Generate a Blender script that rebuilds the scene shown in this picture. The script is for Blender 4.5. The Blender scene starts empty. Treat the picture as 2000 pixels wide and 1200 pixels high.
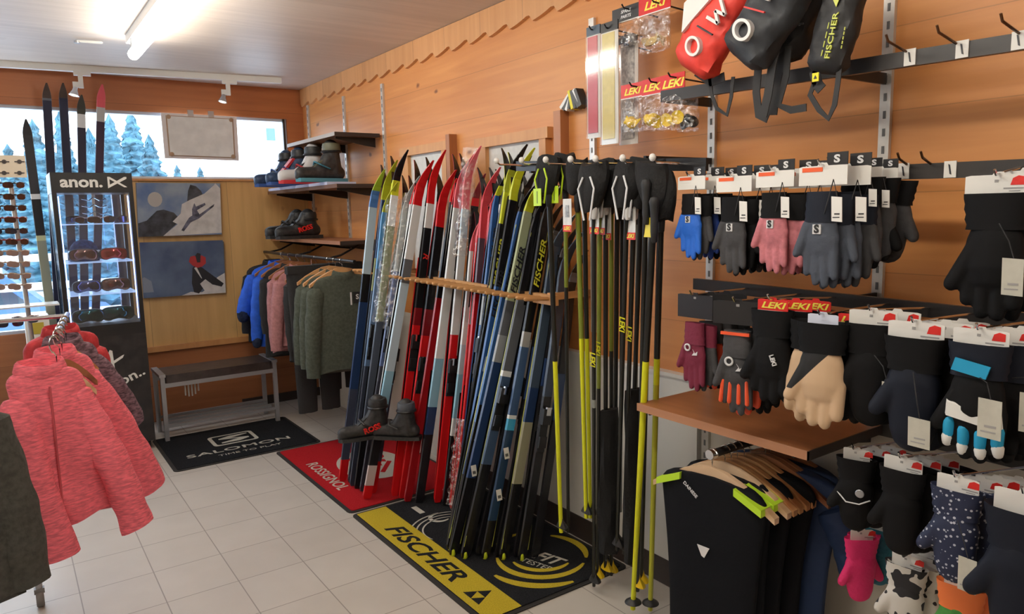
import bpy, math, random
import numpy as np
from mathutils import Vector, Matrix
random.seed(11)
PI = math.pi
SC = bpy.context.scene
COL = SC.collection

# ------------------------------------------------------------------ camera
F, CAMH = 1414.0, 1.55
PITCH, ROLL, YAW = math.radians(7.6), math.radians(1.3), math.radians(35.1)
_fw = Vector((math.sin(YAW)*math.cos(PITCH), math.cos(YAW)*math.cos(PITCH), -math.sin(PITCH)))
_r = Vector((math.cos(YAW), -math.sin(YAW), 0)); _u = _r.cross(_fw)
CR = _r*math.cos(ROLL) - _u*math.sin(ROLL)
CU = _r*math.sin(ROLL) + _u*math.cos(ROLL)
CC = Vector((0, 0, CAMH))
cd = bpy.data.cameras.new('camera'); cam = bpy.data.objects.new('camera', cd); COL.objects.link(cam)
cd.sensor_width = 36; cd.lens = F/2000*36; cd.clip_start = .02; cd.clip_end = 300
m = Matrix.Identity(4)
for i in range(3):
    m[i][0] = CR[i]; m[i][1] = CU[i]; m[i][2] = -_fw[i]; m[i][3] = CC[i]
cam.matrix_world = m
SC.camera = cam

def at(px, py, ax, v):
    """the point where the sight line of a picture point meets a plane of the room"""
    d = CR*((px-1000)/F) - CU*((py-600)/F) + _fw
    return CC + d*((v-CC[ax])/d[ax])

# ------------------------------------------------------------------ world, exposure
SC.view_settings.view_transform = 'Standard'; SC.view_settings.look = 'None'
SC.view_settings.exposure = 0.0; SC.view_settings.gamma = 1; SC.view_settings.use_curve_mapping = False
SC.cycles.use_denoising = True
SC.cycles.max_bounces = 8; SC.cycles.transparent_max_bounces = 24
SC.cycles.sample_clamp_indirect = 6
w = bpy.data.worlds.new('world'); SC.world = w; w.use_nodes = True
nt = w.node_tree; bg = nt.nodes['Background']; bg.inputs[1].default_value = 5.5
bg.inputs[0].default_value = (.80, .90, 1, 1)

RM = dict(xr=2.15, yb=6.0, xl=-3.0, yf=-3.2, zc=2.57)

# ------------------------------------------------------------------ materials
MATS = {}
def mat(name, col, rough=.55, metal=0., noise=0., nscale=30., bump=0., bscale=80., emit=0., spec=.5, alpha=1., stretch=None, col2=None):
    if name in MATS: return MATS[name]
    M = bpy.data.materials.new(name); M.use_nodes = True; MATS[name] = M
    n, l = M.node_tree.nodes, M.node_tree.links
    b = n['Principled BSDF']
    b.inputs['Base Color'].default_value = (*col, 1); b.inputs['Roughness'].default_value = rough
    b.inputs['Metallic'].default_value = metal; b.inputs['Specular IOR Level'].default_value = spec
    if alpha < 1: b.inputs['Alpha'].default_value = alpha
    if emit:
        b.inputs['Emission Color'].default_value = (*col, 1); b.inputs['Emission Strength'].default_value = emit
    tc = n.new('ShaderNodeTexCoord')
    mp = n.new('ShaderNodeMapping'); l.new(tc.outputs['Object'], mp.inputs[0])
    if stretch: mp.inputs['Scale'].default_value = stretch
    nz = n.new('ShaderNodeTexNoise'); nz.inputs['Scale'].default_value = nscale; nz.inputs['Detail'].default_value = 4
    l.new(mp.outputs[0], nz.inputs['Vector'])
    mx = n.new('ShaderNodeMix'); mx.data_type = 'RGBA'
    a = col2 or tuple(max(0, c*(1-noise)) for c in col)
    bb = col if col2 else tuple(min(1, c*(1+noise)+noise*.03) for c in col)
    mx.inputs['A'].default_value = (*a, 1); mx.inputs['B'].default_value = (*bb, 1)
    rp = n.new('ShaderNodeMapRange'); rp.inputs[1].default_value = .35; rp.inputs[2].default_value = .65
    l.new(nz.outputs[0], rp.inputs[0]); l.new(rp.outputs[0], mx.inputs['Factor'])
    l.new(mx.outputs['Result'], b.inputs['Base Color'])
    if bump:
        n2 = n.new('ShaderNodeTexNoise'); n2.inputs['Scale'].default_value = bscale; n2.inputs['Detail'].default_value = 3
        l.new(tc.outputs['Object'], n2.inputs['Vector'])
        bp = n.new('ShaderNodeBump'); bp.inputs['Strength'].default_value = bump; bp.inputs['Distance'].default_value = .01
        l.new(n2.outputs[0], bp.inputs['Height']); l.new(bp.outputs[0], b.inputs['Normal'])
    return M

def wood(name, c1, c2, knotc, grain='y', seam='z', pitch=.21, off=0., rough=.45, kscale=3.2, knots=1., seamdark=.55):
    if name in MATS: return MATS[name]
    M = bpy.data.materials.new(name); M.use_nodes = True; MATS[name] = M
    n, l = M.node_tree.nodes, M.node_tree.links
    b = n['Principled BSDF']; b.inputs['Roughness'].default_value = rough
    tc = n.new('ShaderNodeTexCoord')
    def mapping(s, src=None):
        mp = n.new('ShaderNodeMapping'); mp.inputs['Scale'].default_value = s
        l.new(src or tc.outputs['Object'], mp.inputs[0]); return mp
    ax = 'xyz'.index(grain)
    s = [1., 1., 1.]; s[ax] = .06
    nz = n.new('ShaderNodeTexNoise'); nz.inputs['Scale'].default_value = 22; nz.inputs['Detail'].default_value = 6; nz.inputs['Distortion'].default_value = .6
    l.new(mapping(s).outputs[0], nz.inputs['Vector'])
    big = n.new('ShaderNodeTexNoise'); big.inputs['Scale'].default_value = 2.2; big.inputs['Detail'].default_value = 3
    l.new(mapping([1 if i != ax else .4 for i in range(3)]).outputs[0], big.inputs['Vector'])
    ad = n.new('ShaderNodeMath'); ad.operation = 'ADD'; l.new(nz.outputs[0], ad.inputs[0]); l.new(big.outputs[0], ad.inputs[1])
    rg = n.new('ShaderNodeMapRange'); rg.inputs[1].default_value = .75; rg.inputs[2].default_value = 1.25
    l.new(ad.outputs[0], rg.inputs[0])
    mx = n.new('ShaderNodeMix'); mx.data_type = 'RGBA'
    mx.inputs['A'].default_value = (*c1, 1); mx.inputs['B'].default_value = (*c2, 1); l.new(rg.outputs[0], mx.inputs['Factor'])
    # knots
    ks = [1., 1., 1.]; ks[ax] = .55
    wob = n.new('ShaderNodeTexNoise'); wob.inputs['Scale'].default_value = 14
    l.new(tc.outputs['Object'], wob.inputs['Vector'])
    va = n.new('ShaderNodeVectorMath'); va.operation = 'MULTIPLY_ADD'; va.inputs[1].default_value = (.05,)*3
    l.new(wob.outputs['Color'], va.inputs[0]); l.new(tc.outputs['Object'], va.inputs[2])
    vo = n.new('ShaderNodeTexVoronoi'); vo.inputs['Scale'].default_value = kscale
    l.new(mapping(ks, va.outputs[0]).outputs[0], vo.inputs['Vector'])
    kr = n.new('ShaderNodeMapRange'); kr.inputs[1].default_value = .04; kr.inputs[2].default_value = .10
    kr.inputs[3].default_value = knots; kr.inputs[4].default_value = 0
    l.new(vo.outputs['Distance'], kr.inputs[0])
    mk = n.new('ShaderNodeMix'); mk.data_type = 'RGBA'; mk.inputs['B'].default_value = (*knotc, 1)
    l.new(kr.outputs[0], mk.inputs['Factor']); l.new(mx.outputs['Result'], mk.inputs['A'])
    out = mk
    if seam:
        sx = n.new('ShaderNodeSeparateXYZ'); l.new(tc.outputs['Object'], sx.inputs[0])
        m1 = n.new('ShaderNodeMath'); m1.operation = 'MULTIPLY_ADD'; m1.inputs[1].default_value = 1/pitch; m1.inputs[2].default_value = off
        l.new(sx.outputs['xyz'.index(seam)], m1.inputs[0])
        m2 = n.new('ShaderNodeMath'); m2.operation = 'FRACT'; l.new(m1.outputs[0], m2.inputs[0])
        m3 = n.new('ShaderNodeMath'); m3.operation = 'LESS_THAN'; m3.inputs[1].default_value = .003/pitch; l.new(m2.outputs[0], m3.inputs[0])
        # board to board tone
        fl = n.new('ShaderNodeMath'); fl.operation = 'FLOOR'; l.new(m1.outputs[0], fl.inputs[0])
        wn = n.new('ShaderNodeTexWhiteNoise'); wn.noise_dimensions = '1D'; l.new(fl.outputs[0], wn.inputs['W'])
        mr = n.new('ShaderNodeMapRange'); mr.inputs[3].default_value = .93; mr.inputs[4].default_value = 1.08; l.new(wn.outputs[0], mr.inputs[0])
        m4 = n.new('ShaderNodeMath'); m4.operation = 'MULTIPLY_ADD'; m4.inputs[1].default_value = seamdark-1; m4.inputs[2].default_value = 1; l.new(m3.outputs[0], m4.inputs[0])
        m5 = n.new('ShaderNodeMath'); m5.operation = 'MULTIPLY'; l.new(m4.outputs[0], m5.inputs[0]); l.new(mr.outputs[0], m5.inputs[1])
        vm = n.new('ShaderNodeVectorMath'); vm.operation = 'SCALE'; l.new(mk.outputs['Result'], vm.inputs[0]); l.new(m5.outputs[0], vm.inputs['Scale'])
        l.new(vm.outputs[0], b.inputs['Base Color'])
    else:
        l.new(mk.outputs['Result'], b.inputs['Base Color'])
    return M

def clear(name, col, alpha, rough=.08, crinkle=0.):
    """thin clear film or glass: mostly passes light, with a gloss"""
    if name in MATS: return MATS[name]
    M = bpy.data.materials.new(name); M.use_nodes = True; MATS[name] = M
    n, l = M.node_tree.nodes, M.node_tree.links
    for x in list(n):
        if x.type == 'BSDF_PRINCIPLED': n.remove(x)
    out = [x for x in n if x.type == 'OUTPUT_MATERIAL'][0]
    tr = n.new('ShaderNodeBsdfTransparent'); tr.inputs[0].default_value = (*col, 1)
    gl = n.new('ShaderNodeBsdfGlossy'); gl.inputs['Roughness'].default_value = rough; gl.inputs[0].default_value = (1, 1, 1, 1)
    mx = n.new('ShaderNodeMixShader'); mx.inputs[0].default_value = alpha
    l.new(tr.outputs[0], mx.inputs[1]); l.new(gl.outputs[0], mx.inputs[2]); l.new(mx.outputs[0], out.inputs[0])
    if crinkle:
        tc = n.new('ShaderNodeTexCoord'); nz = n.new('ShaderNodeTexNoise'); nz.inputs['Scale'].default_value = 45; nz.inputs['Detail'].default_value = 3
        l.new(tc.outputs['Object'], nz.inputs['Vector'])
        bp = n.new('ShaderNodeBump'); bp.inputs['Strength'].default_value = crinkle; bp.inputs['Distance'].default_value = .02
        l.new(nz.outputs[0], bp.inputs['Height']); l.new(bp.outputs[0], gl.inputs['Normal'])
        rp = n.new('ShaderNodeMapRange'); rp.inputs[1].default_value = .45; rp.inputs[2].default_value = .62
        rp.inputs[3].default_value = alpha*.4; rp.inputs[4].default_value = min(1, alpha*2.2)
        l.new(nz.outputs[0], rp.inputs[0]); l.new(rp.outputs[0], mx.inputs[0])
    return M

def tilemat():
    M = bpy.data.materials.new('floor_tiles'); M.use_nodes = True
    n, l = M.node_tree.nodes, M.node_tree.links; b = n['Principled BSDF']
    b.inputs['Roughness'].default_value = .38
    tc = n.new('ShaderNodeTexCoord'); sx = n.new('ShaderNodeSeparateXYZ'); l.new(tc.outputs['Object'], sx.inputs[0])
    outs = []; ids = []
    for k, (p, o) in enumerate(((.2825, .42), (.3115, 3.085))):
        a = n.new('ShaderNodeMath'); a.operation = 'MULTIPLY_ADD'; a.inputs[1].default_value = 1/p; a.inputs[2].default_value = 50-o/p+.0025/p
        l.new(sx.outputs[k], a.inputs[0])
        f = n.new('ShaderNodeMath'); f.operation = 'FRACT'; l.new(a.outputs[0], f.inputs[0])
        t = n.new('ShaderNodeMath'); t.operation = 'LESS_THAN'; t.inputs[1].default_value = .0045/p; l.new(f.outputs[0], t.inputs[0]); outs.append(t)
        g = n.new('ShaderNodeMath'); g.operation = 'FLOOR'; l.new(a.outputs[0], g.inputs[0]); ids.append(g)
    mxx = n.new('ShaderNodeMath'); mxx.operation = 'MAXIMUM'; l.new(outs[0].outputs[0], mxx.inputs[0]); l.new(outs[1].outputs[0], mxx.inputs[1])
    cv = n.new('ShaderNodeCombineXYZ'); l.new(ids[0].outputs[0], cv.inputs[0]); l.new(ids[1].outputs[0], cv.inputs[1])
    wn = n.new('ShaderNodeTexWhiteNoise'); l.new(cv.outputs[0], wn.inputs['Vector'])
    nz = n.new('ShaderNodeTexNoise'); nz.inputs['Scale'].default_value = 5; nz.inputs['Detail'].default_value = 5; l.new(tc.outputs['Object'], nz.inputs['Vector'])
    ad = n.new('ShaderNodeMath'); ad.operation = 'MULTIPLY_ADD'; ad.inputs[1].default_value = .35; l.new(wn.outputs[0], ad.inputs[0]); l.new(nz.outputs[0], ad.inputs[2])
    mx = n.new('ShaderNodeMix'); mx.data_type = 'RGBA'; mx.inputs['A'].default_value = (.50, .46, .415, 1); mx.inputs['B'].default_value = (.60, .56, .51, 1)
    l.new(ad.outputs[0], mx.inputs['Factor'])
    m2 = n.new('ShaderNodeMix'); m2.data_type = 'RGBA'; m2.inputs['B'].default_value = (.30, .265, .24, 1)
    l.new(mxx.outputs[0], m2.inputs['Factor']); l.new(mx.outputs['Result'], m2.inputs['A']); l.new(m2.outputs['Result'], b.inputs['Base Color'])
    return M

# ------------------------------------------------------------------ mesh helpers
def V(*a): return Vector(a)
class MB:
    def __init__(s): s.v = []; s.f = []; s.m = []
    def add(s, vs, fs, mi=0):
        o = len(s.v); s.v += [tuple(p) for p in vs]; s.f += [tuple(i+o for i in f) for f in fs]; s.m += [mi]*len(fs); return s
    def obox(s, c, ux, uy, uz, mi=0):
        c = Vector(c); ux, uy, uz = Vector(ux), Vector(uy), Vector(uz)
        vs = [c+ux*i+uy*j+uz*k for k in (-1, 1) for j in (-1, 1) for i in (-1, 1)]
        return s.add(vs, [(0, 2, 3, 1), (4, 5, 7, 6), (0, 1, 5, 4), (2, 6, 7, 3), (0, 4, 6, 2), (1, 3, 7, 5)], mi)
    def box(s, x0, x1, y0, y1, z0, z1, mi=0):
        return s.obox(((x0+x1)/2, (y0+y1)/2, (z0+z1)/2), (abs(x1-x0)/2, 0, 0), (0, abs(y1-y0)/2, 0), (0, 0, abs(z1-z0)/2), mi)
    def loft(s, rings, mi=0, cap=True, closed=True):
        n = len(rings[0]); o = len(s.v); s.v += [tuple(p) for r in rings for p in r]
        fs = []
        for a in range(len(rings)-1):
            for i in range(n if closed else n-1):
                j = (i+1) % n
                fs.append((o+a*n+i, o+a*n+j, o+(a+1)*n+j, o+(a+1)*n+i))
        if cap and closed:
            fs.append(tuple(o+i for i in range(n-1, -1, -1))); fs.append(tuple(o+(len(rings)-1)*n+i for i in range(n)))
        s.f += fs
        if callable(mi):
            s.m += [mi(k//n if k < (len(rings)-1)*n else (0 if k == (len(rings)-1)*n else len(rings)-2)) for k in range(len(fs))]
        else: s.m += [mi]*len(fs)
        return s
    def tube(s, pts, r, n=8, mi=0, flat=1., up=(0, 0, 1), cap=True):
        pts = [Vector(p) for p in pts]
        if not hasattr(r, '__len__'): r = [r]*len(pts)
        rings = []; ref = Vector(up)
        for i, p in enumerate(pts):
            t = (pts[min(i+1, len(pts)-1)]-pts[max(i-1, 0)])
            t = t.normalized() if t.length > 1e-9 else V(0, 0, 1)
            a = ref.cross(t)
            if a.length < 1e-3: a = V(1, 0, 0).cross(t) if abs(t.x) < .9 else V(0, 1, 0).cross(t)
            a.normalize(); b = t.cross(a)
            rings.append([p + a*(math.cos(2*PI*k/n)*r[i]) + b*(math.sin(2*PI*k/n)*r[i]*flat) for k in range(n)])
        return s.loft(rings, mi, cap)
    def cap(s, p0, p1, r0, r1, n=10, mi=0, flat=1., up=(0, 1, 0)):
        """round-ended tapered piece"""
        p0, p1 = Vector(p0), Vector(p1); d = (p1-p0); L = d.length; d = d/L
        pts = []; rs = []
        for a in (.15, .5, .8, 1): pts.append(p0 - d*r0*math.sqrt(max(0, 1-a*a))); rs.append(r0*a)
        for a in (1, .8, .5, .15): pts.append(p1 + d*r1*math.sqrt(max(0, 1-a*a))); rs.append(r1*a)
        return s.tube(pts, rs, n, mi, flat, up)
    def prism(s, poly, o, u, v, n, depth, mi=0):
        o, u, v, n = Vector(o), Vector(u), Vector(v), Vector(n)
        a = [o+u*p[0]+v*p[1] for p in poly]; b = [p+n*depth for p in a]
        k = len(poly)
        return s.add(a+b, [tuple(range(k-1, -1, -1)), tuple(range(k, 2*k))]+[(i, (i+1) % k, k+(i+1) % k, k+i) for i in range(k)], mi)
    def lathe(s, prof, c=(0, 0, 0), n=20, mi=0, axis=(0, 0, 1)):
        c = Vector(c); ax = Vector(axis).normalized(); a = ax.orthogonal().normalized(); b = ax.cross(a)
        rings = [[c+ax*z+a*(r*math.cos(2*PI*k/n))+b*(r*math.sin(2*PI*k/n)) for k in range(n)] for r, z in prof]
        return s.loft(rings, mi)
    def ring(s, c, R, r, axis=(0, 1, 0), n=24, k=6, mi=0, a0=0., a1=2*PI):
        c = Vector(c); ax = Vector(axis).normalized(); a = ax.orthogonal().normalized(); b = ax.cross(a)
        full = abs(a1-a0-2*PI) < 1e-6
        pts = [c+a*(R*math.cos(t))+b*(R*math.sin(t)) for t in [a0+(a1-a0)*i/n for i in range(n+1)]]
        return s.tube(pts, r, k, mi, up=ax, cap=not full)
    def mesh(s, name, org=(0, 0, 0)):
        me = bpy.data.meshes.new(name); o = Vector(org)
        me.from_pydata([Vector(p)-o for p in s.v], [], s.f)
        me.polygons.foreach_set('material_index', s.m)
        me.polygons.foreach_set('use_smooth', [True]*len(s.f))
        me.update(); me.set_sharp_from_angle(angle=math.radians(38))
        return me
    def build(s, name, mats, parent=None, local=False):
        if parent is None:
            xs = np.array(s.v); org = Vector(((xs[:, 0].min()+xs[:, 0].max())/2, (xs[:, 1].min()+xs[:, 1].max())/2, xs[:, 2].min()))
        else: org = Vector((0, 0, 0)) if local else ORG[parent.name]
        me = s.mesh(name, org)
        for M in (mats if isinstance(mats, (list, tuple)) else [mats]): me.materials.append(M)
        o = bpy.data.objects.new(name, me); COL.objects.link(o)
        if parent is None: o.location = org
        else: o.parent = parent
        ORG[o.name] = org
        return o
ORG = {}
LABELS = {}
def tag(o, label, cat, group=None, kind=None):
    o['label'] = label; o['category'] = cat
    if group: o['group'] = group
    if kind: o['kind'] = kind
    LABELS.setdefault(label, []).append(o.name)
    return o
def thing(name, label, cat, loc=(0, 0, 0), group=None, rot=(0, 0, 0)):
    o = bpy.data.objects.new(name, None); COL.objects.link(o); o.empty_display_size = .05
    o.location = loc; o.rotation_euler = rot; ORG[o.name] = Vector(loc)
    return tag(o, label, cat, group)
def struct(name, mb, mats):
    org = Vector((0, 0, 0)); me = mb.mesh(name)
    for M in (mats if isinstance(mats, (list, tuple)) else [mats]): me.materials.append(M)
    o = bpy.data.objects.new(name, me); COL.objects.link(o); ORG[o.name] = org; o['kind'] = 'structure'; return o
def put(name, me, mats, parent, label=None):
    """a part that shares its mesh with other copies; its own materials sit on the object"""
    o = bpy.data.objects.new(name, me); COL.objects.link(o); o.parent = parent
    mats = mats if isinstance(mats, (list, tuple)) else [mats]
    while len(me.materials) < len(mats): me.materials.append(None)
    for i, M in enumerate(mats):
        o.material_slots[i].link = 'OBJECT'; o.material_slots[i].material = M
    if label: o['label'] = label
    return o
def remesh(mb, voxel=.004, smooth=3):
    me = mb.mesh('tmp'); o = bpy.data.objects.new('tmp', me); COL.objects.link(o)
    r = o.modifiers.new('r', 'REMESH'); r.mode = 'VOXEL'; r.voxel_size = voxel; r.use_smooth_shade = True
    if smooth:
        k = o.modifiers.new('s', 'SMOOTH'); k.iterations = smooth; k.factor = .6
    dg = bpy.context.evaluated_depsgraph_get()
    out = bpy.data.meshes.new_from_object(o.evaluated_get(dg)); bpy.data.objects.remove(o); bpy.data.meshes.remove(me)
    out.polygons.foreach_set('use_smooth', [True]*len(out.polygons)); out.materials.clear()
    return out
_tc = {}
def text(s, h, o, u, v, M, parent, name='lettering', bold=.0, shear=0., ext=.0006, align='CENTER', local=False, spacing=1., wscale=1.):
    """real lettering: h = capital height, o = point, u = reading direction, v = up direction"""
    key = (s, bold, shear, align, spacing)
    if key not in _tc:
        c = bpy.data.curves.new('t', 'FONT'); c.body = s; c.size = 1; c.align_x = align; c.align_y = 'CENTER'
        c.offset = bold; c.shear = shear; c.space_character = spacing; c.resolution_u = 3; c.extrude = .5
        ob = bpy.data.objects.new('t', c); COL.objects.link(ob)
        dg = bpy.context.evaluated_depsgraph_get(); dg.update()
        me = bpy.data.meshes.new_from_object(ob.evaluated_get(dg)); bpy.data.objects.remove(ob); bpy.data.curves.remove(c)
        _tc[key] = ([tuple(x.co) for x in me.vertices], [tuple(p.vertices) for p in me.polygons]); bpy.data.meshes.remove(me)
    vs, fs = _tc[key]; o, u, v = Vector(o), Vector(u).normalized(), Vector(v).normalized(); n = u.cross(v)
    k = h/.7
    mb = MB(); mb.add([o+u*(x*k*wscale)+v*(y*k)+n*((z+.5)*ext) for x, y, z in vs], fs)
    r = mb.build(name, M, parent, local=local)
    for p in r.data.polygons: p.use_smooth = False
    return r
ORDW = ['first', 'second', 'third', 'fourth', 'fifth', 'sixth', 'seventh', 'eighth', 'ninth', 'tenth', 'eleventh', 'twelfth', 'thirteenth', 'fourteenth',
        'fifteenth', 'sixteenth', 'seventeenth', 'eighteenth', 'nineteenth', 'twentieth']
def nth(i):
    return ORDW[i] if i < 20 else {2: 'twenty-', 3: 'thirty-', 4: 'forty-', 5: 'fifty-'}[(i+1)//10]+ORDW[(i % 10)] if (i+1) % 10 else {3: 'thirtieth', 4: 'fortieth', 5: 'fiftieth'}[(i+1)//10]

# ------------------------------------------------------------------ common materials
black = mat('black_plastic', (.012, .012, .014), .4)
blackm = mat('black_metal', (.015, .015, .018), .35, .3)
blackf = mat('black_fabric', (.009, .009, .011), .85, bump=.35, bscale=60, noise=.3, spec=.2)
navyf = mat('navy_fabric', (.012, .02, .05), .85, bump=.3, bscale=60, noise=.3, spec=.2)
greyf = mat('grey_fabric', (.09, .09, .095), .9, bump=.3, bscale=120, noise=.3)
dgreyf = mat('dark_grey_fabric', (.03, .031, .034), .9, bump=.3, bscale=90, noise=.3)
white = mat('white_paint', (.8, .8, .78), .4)
card = mat('white_card', (.83, .82, .79), .6)
redp = mat('red_print', (.7, .02, .015), .5)
orangep = mat('orange_print', (.85, .12, .03), .5)
yellowp = mat('yellow_print', (.85, .75, .02), .5)
lime = mat('lime_print', (.55, .8, .02), .45)
chrome = mat('chrome', (.75, .75, .76), .18, 1.)
alu = mat('aluminium', (.55, .56, .58), .35, .9)
silverp = mat('silver_paint', (.38, .39, .42), .35, .5)
reflw = mat('reflective_print', (.75, .76, .78), .35)
# ------------------------------------------------------------------ the lamps
xr, yb, xl, yf, zc = RM['xr'], RM['yb'], RM['xl'], RM['yf'], RM['zc']
tube_on = mat('lit_tube', (1, .95, .84), .5, emit=40)
def tube_light(x, y0, y1, label):
    t = thing('tube_light', label, 'ceiling light', (x, (y0+y1)/2, zc), 'fluorescent tube lights under the ceiling')
    b = MB(); b.box(x-.035, x+.035, y0+.05, y1-.05, zc-.045, zc); b.build('housing', white, t)
    n = MB(); n.box(x-.03, x+.03, y0+.16, y0+.21, zc-.09, zc-.045); n.box(x-.03, x+.03, y1-.21, y1-.16, zc-.09, zc-.045); n.build('bracket', white, t)
    g = MB(); g.cap((x, y0+.04, zc-.1), (x, y1-.04, zc-.1), .03, .03, 14); g.build('lit_tube', tube_on, t)
tube_light(.72, 3.15, 4.72, 'lit white fluorescent tube on the wooden ceiling above the tiled aisle')
tube_light(.72, .7, 2.27, 'lit fluorescent tube on the ceiling out of the picture, nearest the first one')
tube_light(.72, -1.9, -.33, 'lit fluorescent tube on the ceiling at the shop end behind the viewer')
tube_light(-1.6, .7, 2.27, 'lit fluorescent tube on the ceiling over the unseen left half of the shop')
# ------------------------------------------------------------------ the shell
W = .12
pine = wood('pine_boards', (.57, .22, .062), (.69, .30, .092), (.22, .07, .02), 'y', 'z', .235, .3, kscale=5.5, seamdark=.72)
pineb = wood('pine_panel_light', (.62, .36, .13), (.74, .46, .18), (.33, .14, .04), 'z', 'x', .62, -.42, kscale=3.6)
pine_shaded = wood('pine_upper_shaded', (.40, .125, .04), (.50, .17, .055), (.2, .05, .015), 'x', 'z', .24, .1, kscale=2)  # backlit shade mixed into the darker red-brown of this upper band
pinel = wood('pine_low_boards', (.34, .12, .045), (.43, .165, .06), (.13, .04, .015), 'x', 'z', .28, 0, kscale=3)
pinec = wood('pine_ceiling', (.58, .49, .42), (.68, .58, .50), (.36, .25, .18), 'x', 'y', .6, .1, kscale=1.8, seamdark=.8)
trimw = wood('pine_trim', (.55, .25, .09), (.66, .33, .12), (.25, .08, .03), 'z', None)
f = MB(); f.box(xl, xr+W, yf, yb+W, -.1, 0); struct('floor', f, tilemat())
c = MB(); c.box(xl, xr+W, yf, yb+W, zc, zc+.1); struct('ceiling', c, pinec)
# back wall with a tall window on the left and a low wide one that runs on to the corner
WX = .77; WT = 2.33; WB = .78; WS = 1.84; WXR = 1.99
b = MB()
b.box(xl, xr+W, yb, yb+W, WT, zc, 0)                 # band above the windows
b.box(WXR+.02, xr, yb, yb+W, WS, WT, 0)              # corner piece
b.box(WX, xr, yb, yb+W, .57, WS, 1)                  # light panels
b.box(xl, WX, yb, yb+W, 0, WB, 2)
b.box(WX, xr, yb, yb+W, 0, .57, 2)
struct('wall_back', b, [pine_shaded, pineb, pinel])
b = MB(); b.box(WX, xr, yb-.028, yb, .545, .585); struct('trim_1', b, trimw)
b = MB(); b.box(WX-.01, WXR+.02, yb-.02, yb+.1, WS-.012, WS+.004); struct('trim_2', b, trimw)
b = MB()
b.box(xr, xr+W, yf, yb, .9, zc, 0); b.box(xr, xr+W, yf, yb, 0, .9, 1)
struct('wall_right', b, [pine, mat('grey_white_wall', (.60, .57, .51), .6, noise=.05, nscale=3)])
b = MB(); b.box(xl-W, xl, yf, yb+W, 0, zc); struct('wall_left', b, mat('plaster', (.6, .52, .42), .7, noise=.05))
b = MB(); b.box(xl, xr+W, yf-W, yf, 0, zc); struct('wall_front', b, MATS['plaster'])
# scalloped board that runs along the top of the right wall
P = [(yf, zc)]; sc = MB()
pts = []; y = yf; L = .185; zt = 2.445
n = int((yb-.02-yf)/L)
for i in range(n+1):
    for q in range(8):
        tq = q/8; yy = yb-.02-(i+tq)*L
        pts.append((yy, zt - .02 + .038*(tq**1.6) if tq > .12 else zt-.02+.03*(1-tq/.12)))
for i in range(len(pts)-1):
    (y0, z0), (y1, z1) = pts[i], pts[i+1]
    sc.add([(xr-.022, y0, z0), (xr-.022, y1, z1), (xr-.022, y1, zc-.002), (xr-.022, y0, zc-.002), (xr, y0, z0), (xr, y1, z1)], [(0, 3, 2, 1), (0, 1, 5, 4)])
struct('trim_3', sc, wood('scalloped_board', (.58, .28, .11), (.68, .35, .15), (.3, .1, .03), 'z', 'y', .37, .2, kscale=2))
# window frames and panes
def frame(nm, x0, x1, z0, z1, muns=()):
    b = MB(); t = .022; d0, d1 = yb+.02, yb+.075
    b.box(x0, x1, d0, d1, z1-t, z1); b.box(x0, x1, d0, d1, z0, z0+t); b.box(x0, x0+t, d0, d1, z0+t, z1-t); b.box(x1-t, x1, d0, d1, z0+t, z1-t)
    for mx_ in muns: b.box(mx_-.03, mx_+.03, d0, d1, z0+t, z1-t, 1)
    r = struct(nm, b, [mat('window_frame', (.55, .62, .72), .4), mat('window_frame_dark', (.08, .09, .13), .4)])
    g = MB(); g.box(x0+t*.5, x1-t*.5, yb+.045, yb+.05, z0+t*.5, z1-t*.5); g.build('window_pane', clear('window_glass', (.97, .985, 1), .04, .02), r)
FM = [mat('window_frame', (.55, .62, .72), .4), mat('window_frame_dark', (.08, .09, .13), .4)]
b = MB(); t_ = .022; d0, d1 = yb+.02, yb+.075
b.box(xl, WXR+.02, d0, d1, WT-t_, WT); b.box(WX, WXR+.02, d0, d1, WS, WS+t_); b.box(WXR, WXR+.02, d0, d1, WS+t_, WT-t_)
b.box(xl, WX, d0, d1, WB, WB+t_); b.box(xl, xl+t_, d0, d1, WB+t_, WT-t_); b.box(WX-.07, WX, d0, d1, WB+t_, WS+t_, 1); b.box(-1.13, -1.07, d0, d1, WB+t_, WT-t_)
win = struct('window_1', b, FM)
g = MB(); g.box(xl+.01, WXR+.01, yb+.045, yb+.05, WS+.01, WT-.01); g.box(xl+.01, WX-.01, yb+.045, yb+.05, WB+.01, WS+.01); g.build('window_pane', clear('window_glass', (.97, .985, 1), .04, .02), win)
g = MB(); g.box(WXR-.012, WXR+.002, yb+.0, yb+.02, WS+.004, WT); g.build('window_bead', black, win)
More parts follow.
